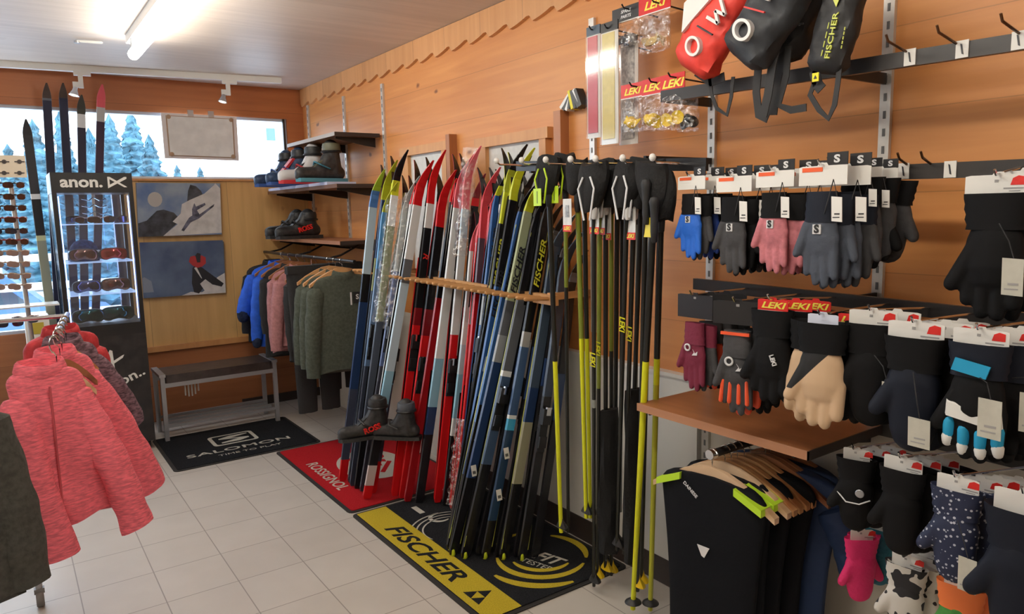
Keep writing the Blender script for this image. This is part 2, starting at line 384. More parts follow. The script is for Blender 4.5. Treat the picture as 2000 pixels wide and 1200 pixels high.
# white daylight-lit slabs seen low through the tall window: wind protection rail outdoors
# ------------------------------------------------------------------ outdoors
snow = mat('snow', (.82, .88, .95), .8, noise=.04, nscale=1)
b = MB(); b.box(-40, 40, yb+.2, 90, -.6, -.5); struct('ground_snow', b, snow)
road = mat('wet_road', (.12, .2, .26), .5, noise=.4, nscale=.6)
b = MB(); b.box(-40, 40, 17, 22, -.5, -.49); struct('road', b, road)
needle = mat('spruce_green', (.05, .15, .21), .8, noise=.5, nscale=3)
bark = mat('bark', (.12, .09, .08), .9)
def spruce(x, y, h, r, label, seed):
    rnd = random.Random(seed)
    t = thing('spruce_tree', label, 'tree', (x, y, -.5), 'snowy spruces outside the shop window')
    b = MB(); b.tube([(x, y, -.5), (x, y, -.5+h*.93)], [h*.022, .01], 7); b.build('trunk', bark, t)
    b = MB(); lay = 22
    for i in range(lay):
        fz = i/lay; z = -.5+h*(.07+.93*fz); R = r*(1-fz)**.8+.06
        k = 17
        for j in range(k):
            a = 2*PI*(j+rnd.random()*.8)/k; rr = R*(.62+.5*rnd.random()); wv = .13*rr+.05; dz = h*.065*(.7+.6*rnd.random())
            ca, sa = math.cos(a), math.sin(a)
            top = V(x, y, z+dz*.6)
            tipp = V(x+ca*rr, y+sa*rr, z-dz*.55)
            s1 = V(x+ca*rr*.55-sa*wv*2, y+sa*rr*.55+ca*wv*2, z-dz*.28); s2 = V(x+ca*rr*.55+sa*wv*2, y+sa*rr*.55-ca*wv*2, z-dz*.28)
            low = V(x+ca*rr*.6, y+sa*rr*.6, z-dz*1.1)
            b.add([top, s1, tipp, s2, low], [(0, 1, 2), (0, 2, 3), (1, 4, 2), (4, 3, 2), (0, 4, 1), (0, 3, 4)])
    o = b.build('foliage', needle, t)
    for p in o.data.polygons: p.use_smooth = False
def tree_at(px, ptop, Y, rpx, label, seed):
    top = at(px, ptop, 1, Y); h = top.z+.5; r = 1.25*abs((at(px+rpx, 350, 1, Y)-at(px, 350, 1, Y)).x)
    spruce(top.x, Y, h, r, label, seed)
tree_at(62, 232, 26, 70, 'bushy spruce leftmost outside the window, behind the sunglasses stand', 1)
tree_at(115, 214, 29, 52, 'tall spruce outside, behind the two dark standing skis', 2)
tree_at(172, 250, 20, 40, 'smaller spruce outside, right behind the red tipped standing ski', 3)
tree_at(212, 222, 27, 64, 'spruce outside between the red tipped ski and the tallest spruce', 4)
tree_at(254, 215, 33, 76, 'tall pointed spruce outside, left of the framed certificate', 5)
tree_at(290, 262, 31, 60, 'dark spruce outside, partly behind the framed certificate', 6)
tree_at(14, 280, 30, 60, 'low spruce at the very left edge of the window view', 7)
tree_at(345, 322, 40, 34, 'low far spruce outside below the framed certificate', 8)
tree_at(390, 326, 42, 30, 'low far spruce outside, right below the certificate frame', 9)
tree_at(508, 290, 52, 10, 'tiny snowy fir on the white slope by the boots', 10)
tree_at(537, 284, 57, 9, 'tiny snowy fir on the white slope nearest the window edge', 12)
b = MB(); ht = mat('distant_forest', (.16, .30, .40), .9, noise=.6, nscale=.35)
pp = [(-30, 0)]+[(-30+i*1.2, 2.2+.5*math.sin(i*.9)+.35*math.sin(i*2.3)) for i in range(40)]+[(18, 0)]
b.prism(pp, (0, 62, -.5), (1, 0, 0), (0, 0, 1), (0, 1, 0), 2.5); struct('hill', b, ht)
# far house on the slope
hx = at(550, 262, 1, 44)
t = thing('house', 'pale house far outside at the right end of the window', 'house', (hx.x, 44, -.5))
b = MB(); b.box(hx.x-1.3, hx.x+.6, 44, 46.5, -.5, hx.z+.9); b.build('walls', mat('house_wall', (.5, .62, .8), .8), t)
b = MB(); b.prism([(-1.7, 0), (1.0, 0), (-.35, 1.0)], (hx.x, 43.6, hx.z+.9), (1, 0, 0), (0, 0, 1), (0, 1, 0), 4.8); b.build('roof', snow, t)
b = MB(); b.box(hx.x-.9, hx.x-.4, 43.97, 44, hx.z-.4, hx.z+.3); b.build('window', mat('house_pane', (.1, .2, .32), .2), t)
# low wall and railing just outside the tall window
t = thing('terrace_railing', 'pale horizontal railing outside the tall window behind the sunglasses', 'railing', (0, 8.2, -.5))
rail_m = mat('railing_paint', (.75, .83, .9), .5)
for z in (.35, .62, .9, 1.17):
    b = MB(); b.box(-3.5, 1.2, 8.2, 8.25, z, z+.07); b.build('rail', rail_m, t)
for x in (-3.4, -1.9, -.4, 1.1):
    b = MB(); b.box(x, x+.06, 8.25, 8.3, -.5, 1.28); b.build('post', rail_m, t)
t = thing('parked_car', 'blue parked car outside, behind the sunglasses stand', 'car', (.2, 12, -.5))
cb = mat('car_paint', (.05, .13, .3), .25)
b = MB(); b.prism([(-1.9, .25), (1.9, .25), (1.95, .7), (1.1, .85), (.6, 1.35), (-.9, 1.38), (-1.5, .9), (-1.9, .8)], (-.6, 12, -.5), (1, 0, 0), (0, 0, 1), (0, 1, 0), 1.6); b.build('body', cb, t)
b = MB(); b.prism([(-1.3, .9), (.9, .88), (.5, 1.28), (-.85, 1.3)], (-.6, 11.99, -.5), (1, 0, 0), (0, 0, 1), (0, 1, 0), 1.62); b.build('window', mat('car_glass', (.02, .04, .06), .1), t)
for wx in (-1.75, .65):
    b = MB(); b.lathe([(.05, 0), (.3, 0), (.32, .05), (.32, .18), (.3, .2), (.05, .2)], (wx, 11.95, -.2), 18, axis=(0, 1, 0)); b.build('wheel', black, t)
# small painted wooden windows of the right wall, high behind the skis
for k, (y0, y1, zt) in enumerate(((3.66, 4.12, 1.9), (2.74, 3.24, 1.88))):
    b = MB(); d = .035
    b.box(xr-d, xr, y0-.03, y0+.02, 1.2, zt+.03); b.box(xr-d, xr, y1-.02, y1+.06, 1.2, zt+.03); b.box(xr-d-.004, xr, y0-.05, y1+.08, zt, zt+.05)
    r = struct('window_%d' % (k+3), b, trimw)
    g = MB(); g.box(xr-.012, xr, y0+.02, y1-.02, 1.2, zt); g.build('window_pane', mat('white_pane', (.66, .66, .64), .5, noise=.05), r)
b = MB(); b.box(xr-.05, xr, 2.58, 2.63, 1.0, 1.99); struct('trim_4', b, wood('pine_strip', (.35, .13, .05), (.45, .18, .07), (.2, .06, .02), 'z', None))
b = MB(); b.box(xr-.05, xr, 3.56, 3.6, 1.2, 1.98); struct('trim_5', b, MATS['pine_strip'])
# white panel and dark kick board low on the right wall
b = MB(); b.box(xr-.03, xr, 1.80, 3.3, .11, .895); b.box(xr-.04, xr, 1.78, 3.3, .885, .9, 0)
struct('panel', b, mat('white_melamine', (.66, .65, .62), .4)); bpy.data.objects['panel'].name = 'trim_6'
b = MB(); b.box(xr-.035, xr, -1, 3.3, 0, .11); struct('baseboard_right', b, mat('dark_kickboard', (.035, .025, .022), .5))
b = MB(); b.box(1.5, xr, yb-.02, yb, 0, .07); struct('baseboard_back', b, MATS['dark_kickboard'])

# ------------------------------------------------------------------ mats
matk = mat('mat_black_pile', (.012, .013, .016), .95, noise=.3, nscale=200, bump=.4, bscale=400, spec=.1)
matr = mat('mat_red_pile', (.42, .012, .018), .95, noise=.15, nscale=200, bump=.4, bscale=400, spec=.1)
maty = mat('mat_yellow_pile', (.52, .40, .03), .95, noise=.15, nscale=200, bump=.4, bscale=400, spec=.1)
matw = mat('mat_white_pile', (.5, .48, .42), .95, noise=.1, nscale=200, spec=.1)
rub = mat('mat_rubber_edge', (.02, .018, .017), .7)
def fx(x0, x1, y0, y1, r=.03):
    pts = []
    for cx, cy, a in ((x1-r, y1-r, 0), (x0+r, y1-r, 90), (x0+r, y0+r, 180), (x1-r, y0+r, 270)):
        for q in range(0, 91, 30): pts.append((cx+r*math.cos(math.radians(a+q)), cy+r*math.sin(math.radians(a+q))))
    return pts
def floor_mat(label, x0, x1, y0, y1, pile, rot=0.):
    t = thing('floor_mat', label, 'mat', ((x0+x1)/2, (y0+y1)/2, 0))
    b = MB(); b.prism(fx(x0, x1, y0, y1), (0, 0, .001), (1, 0, 0), (0, 1, 0), (0, 0, 1), .004); b.build('rubber_edge', rub, t)
    b = MB(); b.prism(fx(x0+.022, x1-.022, y0+.022, y1-.022, .015), (0, 0, .005), (1, 0, 0), (0, 1, 0), (0, 0, 1), .004); b.build('pile', pile, t)
    return t
Z = .0092
t = floor_mat('black entrance mat with silver square emblem lying under the bench', .745, 1.68, 4.70, 5.50, matk)
text('SALOMON', .062, (1.2, 4.93, Z), (1, 0, 0), (0, 1, 0), matw, t, bold=.012, spacing=1.05, wscale=1.55)
text('TIME TO PLAY', .032, (1.24, 4.83, Z), (1, 0, 0), (0, 1, 0), matw, t, wscale=1.4)
b = MB(); b.prism(fx(1.06, 1.36, 5.04, 5.28, .03), (0, 0, Z), (1, 0, 0), (0, 1, 0), (0, 0, 1), .0006)
b.prism(fx(1.085, 1.335, 5.06, 5.26, .02), (0, 0, Z+.0006), (1, 0, 0), (0, 1, 0), (0, 0, 1), .0005, 1)
b.prism([(1.32, 5.235), (1.20, 5.235), (1.12, 5.20), (1.12, 5.18), (1.25, 5.145), (1.12, 5.105), (1.12, 5.085), (1.24, 5.085), (1.31, 5.12), (1.31, 5.145), (1.19, 5.18), (1.32, 5.22)], (0, 0, Z+.0011), (1, 0, 0), (0, 1, 0), (0, 0, 1), .0005)
b.build('emblem', [matw, matk], t)
t = floor_mat('red mat with white disc emblem lying beneath the coloured skis', 1.355, 2.1, 3.44, 4.68, matr)
text('ROSSIGNOL', .07, (1.46, 4.04, Z), (0, -1, 0), (1, 0, 0), matw, t, bold=.012, wscale=1.0)
b = MB(); cx, cy = 1.76, 4.06
b.prism([(cx+.2*math.cos(q/40*2*PI), cy+.28*math.sin(q/40*2*PI)) for q in range(40)], (0, 0, Z), (1, 0, 0), (0, 1, 0), (0, 0, 1), .0005)
for p in ([(-.1, .12), (-.07, .15), (.1, .02), (.09, -.02)], [(-.12, .0), (-.1, .04), (.05, -.02), (.04, -.06)], [(-.13, -.12), (-.1, -.1), (.13, .1), (.12, .06)], [(-.02, -.14), (.0, -.16), (.12, -.03), (.1, -.01)]):
    b.prism([(cx+a, cy+c*1.2) for a, c in p], (0, 0, Z+.0005), (1, 0, 0), (0, 1, 0), (0, 0, 1), .0004, 1)
b.build('emblem', [matw, matr], t)
t = floor_mat('black and yellow mat with long lettering strip nearest the viewer', 1.355, 2.1, 2.15, 3.42, matk)
b = MB(); b.box(1.378, 1.54, 2.172, 3.398, Z-.0002, Z+.0008); b.build('yellow_strip', maty, t)
text('FISCHER', .085, (1.452, 2.83, Z+.001), (0, -1, 0), (1, 0, 0), matk, t, bold=.022, shear=.3, wscale=1.45)
b = MB()
for tri in ([(0, 0), (.06, 0), (.03, .05)], [(.06, 0), (.12, 0), (.09, .05)], [(.03, .05), (.09, .05), (.06, .1)]):
    b.prism([(a, c) for a, c in tri], (1.41, 2.40, Z+.001), (0, -1, 0), (1, 0, 0), (0, 0, 1), .0006)
b.build('emblem', matk, t)
def arc(b, cx, cy, R, wd, a0, a1, mi=0, z=Z, sy=1.):
    k = 18; o = []; i_ = []
    for q in range(k+1):
        a = math.radians(a0+(a1-a0)*q/k); ww = wd*math.sin(PI*(q+.6)/(k+1.2))**.5/2
        o.append((cx+(R+ww)*math.cos(a), cy+(R+ww)*math.sin(a)*sy)); i_.append((cx+(R-ww)*math.cos(a), cy+(R-ww)*math.sin(a)*sy))
    for q in range(k): b.prism([i_[q], i_[q+1], o[q+1], o[q]][::(1 if a1 < a0 else -1)], (0, 0, z), (1, 0, 0), (0, 1, 0), (0, 0, 1), .0007, mi)
b = MB()
arc(b, 1.86, 2.46, .20, .035, 150, 300); arc(b, 1.86, 2.46, .14, .028, 170, 290); arc(b, 1.86, 2.46, .2, .035, -45, 40); arc(b, 1.86, 2.46, .27, .04, 185, 262); arc(b, 1.86, 2.50, .2, .02, 60, 120)
b.build('emblem', maty, t)
text('FIT', .07, (1.86, 2.42, Z), (.3, -1, 0), (1, .3, 0), matw, t, bold=.02, shear=.3)
text('TESTED', .035, (1.79, 2.40, Z), (.3, -1, 0), (1, .3, 0), matw, t)
b = MB(); b.box(1.64, 1.67, 3.2, 3.3, Z, Z+.0007); arc(b, 1.70, 3.1, .05, .02, 60, 300); arc(b, 1.68, 2.95, .14, .008, 60, 200); arc(b, 1.68, 2.95, .17, .008, 60, 200); arc(b, 1.68, 2.95, .2, .008, 60, 200)
b.build('emblem', matw, t)
# ------------------------------------------------------------------ ski prototype
SKI_MATS = {}
def paint(c, gloss=.26):
    k = 'ski_%02x%02x%02x_%d' % (*[int(255*x) for x in c], int(gloss*100))
    return mat(k, c, gloss)
def ski(tip, tail, wdir, ncurl, bands, label, group='cross-country skis in the peg rack', width=.044, base=(.01, .01, .012), curl=.11, rise=.085, bind=None, name='cross_country_ski', words=(), gloss=.26):
    """tip/tail: ends of the flat part; ncurl: way the shovel turns up; bands: (fraction from the tip, colour)"""
    tip, tail = Vector(tip), Vector(tail); Ld = (tip-tail); L = Ld.length; Ld.normalize()
    N = Vector(ncurl); N = (N-Ld*N.dot(Ld)).normalized(); Wd = Ld.cross(N).normalized()
    t = thing(name, label, 'ski', tail, group)
    mats = []; idx = {}
    def mi(c):
        if c not in idx: idx[c] = len(mats); mats.append(paint(c, gloss))
        return idx[c]
    bs = mi(base)
    st = []   # stations: distance from tip end, offset along N, half width
    n1 = 9
    for i in range(n1+1):
        a = i/n1; d = curl*1.25*a
        st.append((d, rise*(1-a)**2.0, width/2*(.18+.82*min(1, math.sin(min(1, a*1.5)*PI/2)))))
    cuts = sorted(set([round(f*L, 4) for f, c in bands if f*L > curl*1.3 and f < .995]+[L*q/8 for q in range(1, 8) if L*q/8 > curl*1.5]+[L-.02, L]))
    for d in cuts:
        cam = .012*math.sin(PI*min(1, d/L)); st.append((d, cam, width/2*(1 if d < L-.01 else .7)))
    th = .009; rows = []; b = MB()
    for d, o, hw in st:
        p = tip-Ld*d+N*o; tt = th*(.5 if d < curl*.9 else 1+.5*math.sin(PI*d/L))
        rows.append([p-Wd*hw, p+Wd*hw, p+Wd*hw*.93+N*tt, p-Wd*hw*.93+N*tt])
    o = 0
    for a in range(len(st)-1):
        dm = (st[a][0]+st[a+1][0])/2/L; col = bands[-1][1]
        for f_, c_ in bands:
            if dm <= f_: col = c_; break
        r0, r1 = rows[a], rows[a+1]; ci = mi(col); k = len(b.v); b.v += [tuple(x) for x in r0+r1]
        for q, m_ in ((0, bs), (1, ci), (2, ci), (3, ci)):
            j = (q+1) % 4; b.f.append((k+q, k+j, k+4+j, k+4+q)); b.m.append(m_)
    b.add(rows[0], [(0, 1, 2, 3)], mi(bands[0][1])); b.add(rows[-1], [(3, 2, 1, 0)], mi(bands[-1][1]))
    b.build('ski_body', mats, t)
    for (s, f_, hh, M, ff) in words:
        p = tip-Ld*(f_*L)+N*(th*1.2+.0125+.003)
        u = -Ld if ff == 0 else Ld
        vv = N.cross(u)
        text(s, hh, p, u, vv, M, t, bold=.02, shear=.25, wscale=1.35)
    if bind is not None:
        f_, bc = bind; p = tip-Ld*(f_*L)+N*.02
        q = MB(); q.obox(p, Wd*.021, Ld*.10, N*.008); q.obox(p+Ld*.06+N*.012, Wd*.024, Ld*.035, N*.012); q.obox(p-Ld*.055+N*.008, Wd*.02, Ld*.025, N*.008)
        q.obox(p+Ld*.085+N*.022, Wd*.012, Ld*.018, N*.006, 1); q.build('binding', [black, bc], t)
    return t
K = (.012, .012, .015); NV = (.02, .045, .13); BL = (.03, .11, .34); WT_ = (.75, .78, .8); RD = (.62, .012, .015); PK = (.75, .12, .15); DR = (.2, .01, .015)
LB = (.28, .52, .68); YL = (.62, .68, .03); GY = (.12, .13, .15); OL = (.22, .24, .08); PB = (.5, .64, .75); CR_ = (.6, .57, .4)
# five skis standing behind the display case, in front of the tall window
for px, py, bx, by, c0, ban, lb in (
    (50, 235, 106, 668, (.04, .04, .05), [(.21, (.03, .03, .035)), (.225, WT_), (.33, K), (.345, (.5, .52, .3)), (.60, (.24, .26, .2)), (1, K)], 'shortest black ski with pale lengthwise stripe, leaning beside the sunglasses stand'),
    (90, 165, 118, 700, K, [(.035, (.07, .045, .035)), (.045, GY), (1, (.02, .022, .05))], 'tall dark ski standing at the window, leftmost of the two brown tipped ones'),
    (122, 165, 150, 700, K, [(.04, (.07, .045, .035)), (1, (.02, .022, .05))], 'tall dark ski standing at the window behind the left edge of the display case'),
    (158, 188, 165, 700, K, [(.05, (.06, .06, .05)), (.09, WT_), (1, (.03, .03, .06))], 'black ski with pale grey patch below its tip, under the first track spotlight'),
    (198, 168, 182, 700, RD, [(.06, PK), (.10, (.5, .5, .5)), (1, (.05, .03, .06))], 'red tipped ski standing behind the display case')):
    Y = 5.84 if px != 50 else 5.5
    tp = at(px, py, 1, Y); tl = at(bx, by, 1, Y); tl = tp+(tl-tp)*((tp.z-.01)/(tp.z-tl.z))
    tl.y = Y-.1 if px != 50 else Y-.05
    ski(tp, tl, None, (0, -1, 0), ban, lb, 'skis standing against the tall window', width=.052, rise=.05, gloss=.75)

# ------------------------------------------------------------------ framed certificate in the window, posters
t = thing('framed_certificate', 'white framed certificate hanging backwards in front of the wide window', 'picture frame', (1.32, 5.9, 1.98))
a0, a1, a2, a3 = at(314, 220, 1, 5.93), at(462, 228, 1, 5.93), at(467, 314, 1, 5.93), at(322, 309, 1, 5.93)
def quad(b, p, y0, y1, mi=0, ins=0.):
    c = sum(p, Vector())/4
    q = [pp+(c-pp).normalized()*ins for pp in p]
    b.add([(v.x, y0, v.z) for v in q]+[(v.x, y1, v.z) for v in q], [(0, 1, 2, 3), (7, 6, 5, 4)]+[(i, i+4, (i+1) % 4+4, (i+1) % 4) for i in range(4)], mi)
b = MB(); quad(b, [a0, a1, a2, a3], 5.93, 5.95); b.build('frame', mat('frame_offwhite', (.85, .8, .8), .5), t)
b = MB(); quad(b, [a0, a1, a2, a3], 5.922, 5.93, 0, .035); b.build('inner_moulding', mat('brass_brown', (.42, .27, .17), .45), t)
b = MB(); quad(b, [a0, a1, a2, a3], 5.917, 5.922, 0, .045); b.build('backing_sheet', mat('paper_grey', (.82, .82, .80), .7, noise=.06, nscale=12), t)
cs = [p+(sum([a0, a1, a2, a3], Vector())/4-p).normalized()*.055 for p in (a0, a1, a2, a3)]
for p in cs:
    b = MB(); b.lathe([(.003, 0), (.016, .001), (.016, .006), (.004, .008)], (p.x, 5.917, p.z), 10, axis=(0, -1, 0)); b.build('corner_clip', MATS['brass_brown'], t)
for p in (a0*.62+a1*.38, a0*.35+a1*.65):
    b = MB(); b.box(p.x-.02, p.x+.02, 5.925, 5.94, p.z-.02, p.z+.03); b.build('hanging_clip', alu, t)
for p in (a0*.62+a1*.38, a0*.35+a1*.65):
    b = MB(); b.tube([(p.x, 5.935, p.z+.02), (p.x, 5.96, WT+.01), (p.x, yb, WT+.015)], .0025, 6); b.build('hanging_wire', alu, t)
def canvas(label, pts):
    t = thing('canvas_photo_print', label, 'picture', ((pts[0].x+pts[1].x)/2, 5.97, pts[2].z), 'mountain photo prints on the pine panel')
    b = MB(); quad(b, pts, 5.965, 6.0); b.build('canvas', mat('canvas_edge', (.1, .11, .13), .6), t)
    return t
def pic(t, pts, name, polys, mats_):
    o, ux, vz = pts[3], (pts[2]-pts[3]), (pts[0]-pts[3])
    def P(a, c, y): q = o+ux*a+vz*c; return (q.x, y, q.z)
    b = MB()
    for k, (mi, poly) in enumerate(polys):
        y = 5.9645-k*.0004
        b.add([P(a, c, y) for a, c in poly], [tuple(range(len(poly)))], mi)
    r = b.build(name, mats_, t)
    for p in r.data.polygons: p.use_smooth = False
sky1 = mat('print_blue_sky', (.08, .15, .33), .5, noise=0, nscale=4, col2=(.30, .36, .42))
sky2 = mat('print_dusk_sky', (.035, .06, .14), .5, nscale=3, col2=(.14, .19, .27))
rock = mat('print_rock', (.035, .038, .045), .6, noise=.5, nscale=20)
psnow = mat('print_snow', (.62, .6, .57), .6, noise=.12, nscale=15)
p4 = [at(266, 357, 1, 5.965), at(430, 358, 1, 5.965), at(433, 458, 1, 5.965), at(271, 463, 1, 5.965)]
t = canvas('upper mountain photo print with a snowboarder on a white slope', p4)
pic(t, p4, 'printed_picture', [(0, [(0, 0), (1, 0), (1, 1), (0, 1)]),
    (3, [(.12+.17*(.5+.5*math.cos(q)), .55+.28*(.5+.5*math.sin(q))) for q in [i*PI/8 for i in range(16)]]),
    (1, [(0, 0), (.28, 0), (.5, .3), (.42, .44), (.3, .50), (.22, .48), (.1, .3), (0, .25)]),
    (1, [(.58, .6), (.6, .85), (.63, .97), (.7, .94), (.76, .85), (.8, .7)]),
    (2, [(.28, 0), (1, .03), (1, .9), (.94, 1), (.92, .96), (.80, .80), (.62, .68), (.52, .6), (.5, .42), (.4, .27), (.46, .22)]),
    (4, [(.5, .10), (.56, .25), (.6, .34), (.64, .38), (.64, .5), (.67, .62), (.69, .55), (.8, .62), (.81, .58), (.7, .48), (.73, .4), (.92, .6), (.91, .55), (.72, .32), (.62, .25), (.53, .08)]),
    ], [sky1, rock, psnow, mat('print_glow', (.5, .47, .42), .6), mat('print_rider', (.1, .1, .14), .6, noise=.6, nscale=30), redp])
p4 = [at(273, 474, 1, 5.965), at(437, 472, 1, 5.965), at(441, 572, 1, 5.965), at(281, 583, 1, 5.965)]
t = canvas('lower mountain photo print with a figure in red against dark sky', p4)
pic(t, p4, 'printed_picture', [(0, [(0, 0), (1, 0), (1, 1), (0, 1)]), (3, [(0, .1), (.12, .1), (.1, .3), (.02, .38), (0, .36)]),
    (2, [(.44, 0), (.56, .06), (.7, .04), (.86, .18), (.9, .3), (1, .38), (1, 0)]),
    (1, [(.6, .05), (.58, .22), (.6, .5), (.64, .56), (.72, .5), (.98, .18), (.95, .12), (.78, .2), (.72, .12), (.66, .02)]),
    (2, [(.62, .5), (.7, .3), (.71, .3), (.65, .52)]), (2, [(.68, .2), (.75, .28), (.86, .14), (.74, .05)]),
    (4, [(.56, .62), (.58, .71), (.63, .73), (.67, .69), (.72, .73), (.77, .69), (.77, .58), (.72, .52), (.66, .5), (.6, .55)]), (1, [(.645, .73), (.67, .78), (.71, .76), (.7, .6), (.66, .6)])],
    [sky2, mat('print_dark', (.018, .018, .022), .6), psnow, mat('print_glow2', (.25, .28, .32), .6), mat('print_red', (.42, .03, .03), .6)])

# ------------------------------------------------------------------ track with two spotlights
t = thing('track_light_rail', 'white lighting track crossing the ceiling before the window wall', 'light track', (.5, 5.45, zc))
q0, q1 = at(-120, 118, 2, zc-.02), at(549, 158, 2, zc-.02)
dd = (q1-q0).normalized(); sd = V(-dd.y, dd.x, 0)
b = MB(); b.obox((q0+q1)/2+V(0, 0, 0), dd*((q1-q0).length/2), sd*.02, V(0, 0, .02)); b.build('rail', white, t)
for px in (330, 520):
    p = at(px, 140, 2, zc-.01); p = q0+dd*((p-q0).dot(dd)); b = MB(); b.obox((p.x, p.y, zc-.003), dd*.03, sd*.026, V(0, 0, .003)); b.build('mounting_clip', white, t)
def spot(px, label):
    p = at(px, 150, 2, zc-.04); p = q0+dd*((p-q0).dot(dd)); x, y, z = p.x, p.y, zc-.04
    t = thing('track_spotlight', label, 'spotlight', (x, y, z), 'small spotlights on the ceiling track')
    b = MB(); b.obox((x, y, z-.012), dd*.05, sd*.016, V(0, 0, .012)); b.obox((x-.012, y, z-.06), dd*.014, sd*.012, V(0, 0, .045)); b.build('adapter', white, t)
    b = MB(); b.obox((x-.035, y, z-.085), dd*.025, sd*.01, V(0, 0, .018)); b.build('arm', white, t)
    b = MB(); b.lathe([(.006, 0), (.014, -.004), (.018, -.025), (.03, -.05), (.032, -.058), (.025, -.055)], (x-.045, y, z-.1), 16, axis=(.25, .1, 1)); b.build('reflector', chrome, t)
    b = MB(); b.lathe([(.001, 0), (.024, -.001), (.024, -.004), (.001, -.005)], (x-.059, y-.005, z-.153), 14, axis=(.25, .1, 1)); b.build('lens', mat('spot_lens', (.9, .9, .85), .2, emit=1.2), t)
spot(163, 'white track spotlight above the standing skis, nearer the left')
spot(453, 'white track spotlight above the framed certificate')
t = thing('ceiling_hook', 'small metal rod fitting on the ceiling left of the lit tube', 'hook', at(165, 80, 2, zc-.01))
p = at(150, 80, 2, zc-.012); b = MB(); b.cap(p, p+V(.12, -.02, 0), .008, .008, 8); b.build('rod', white, t)
b = MB(); b.lathe([(.004, 0), (.016, 0), (.016, .012), (.004, .012)], (p.x, p.y, zc-.024), 12); b.build('washer', alu, t)

# ------------------------------------------------------------------ display case
CX0, CX1, CY0, CY1 = .292, .742, 5.30, 5.72
t = thing('display_case', 'tall black glass display case of goggles with white lettering on top', 'display case', ((CX0+CX1)/2, (CY0+CY1)/2, 0))
pat = mat('case_black_print', (.012, .012, .014), .4, nscale=14, col2=(.03, .026, .028))
b = MB(); b.box(CX0, CX1, CY0, CY1, .06, .80); b.build('base_cabinet', pat, t)
b = MB(); b.box(CX0, CX1, CY0, CY1, .80, .875); b.build('plinth', black, t)
b = MB(); b.box(CX0, CX1, CY0, CY1, 1.72, 1.845); b.build('header', black, t)
for x in (CX0, CX1-.026):
    b = MB(); b.box(x, x+.026, CY0, CY0+.03, .875, 1.72); b.build('post', black, t)
    b = MB(); b.box(x, x+.02, CY1-.03, CY1, .875, 1.72); b.build('post', black, t)
led = mat('led_strip', (.35, .45, 1), .5, emit=5)
for x in (CX0+.03, CX1-.036):
    b = MB(); b.box(x, x+.006, CY0+.012, CY0+.02, .9, 1.70); b.build('led_strip', led, t)
gl = clear('case_glass', (.93, .96, 1), .07, .03)
b = MB(); b.box(CX0+.002, CX0+.006, CY0+.03, CY1-.03, .875, 1.72); b.build('side_glass', clear('case_side_glass', (.80, .92, 1), .16, .12), t)
b = MB(); b.box(CX1-.006, CX1-.002, CY0+.03, CY1-.03, .875, 1.72); b.build('side_glass', gl, t)
b = MB(); b.box(CX0+.02, CX1-.02, CY1-.008, CY1-.004, .875, 1.72); b.build('back_glass', gl, t)
b = MB(); b.box(CX0+.026, CX1-.026, CY0+.005, CY0+.009, .875, 1.72); b.build('glass_door', gl, t)
SHZ = []
for py in (437, 512, 575):
    z = at(190, py, 1, CY0+.03).z; SHZ.append(z)
    b = MB(); b.box(CX0+.022, CX1-.022, CY0+.03, CY1-.02, z-.006, z); b.build('shelf', mat('shelf_glass', (.55, .7, .95), .15, alpha=.55, emit=.5), t)
SHZ.append(.876)
for x in (CX0+.04, CX1-.04):
    for y in (CY0+.04, CY1-.05):
        b = MB(); b.lathe([(.008, -.012), (.03, -.012), (.032, -.004), (.032, .006), (.03, .012), (.008, .012)], (x, y, .032), 16, axis=(1, 0, 0)); b.box(x-.012, x+.012, y-.02, y+.02, .04, .06); b.build('caster', black, t)
text('anon.', .066, (CX0+.165, CY0-.001, 1.785), (1, 0, 0), (0, 0, 1), white, t, bold=.03, ext=.001, wscale=1.12)
def ex(b, c, s, u, v, n):
    c, u, v, n = Vector(c), Vector(u), Vector(v), Vector(n)
    b.prism([(-.55, .5), (-.35, .5), (1.0, -.4), (1.1, -.5), (.85, -.5), (-.38, .28)], c, u*s, v*s, n, .001)
    b.prism([(-.55, .5), (-.38, .5), (-.38, -.5), (-.55, -.6)], c, u*s, v*s, n, .0012)
    b.prism([(-.38, -.25), (-.38, -.5), (1.1, .32), (1.1, .5), (.9, .5)], c, u*s, v*s, n, .0014)
b = MB(); ex(b, (CX0+.345, CY0-.001, 1.787), .066, (1, 0, 0), (0, 0, 1), (0, -1, 0)); b.build('logo', white, t)
text('anon..', .062, (CX0+.295, CY0-.001, .50), (.93, 0, .37), (-.37, 0, .93), white, t, bold=.018, ext=.001, wscale=1.25)
b = MB(); ex(b, (CX0+.225, CY0-.001, .60), .09, (.45, 0, .9), (-.9, 0, .45), (0, -1, 0)); b.build('logo', white, t)
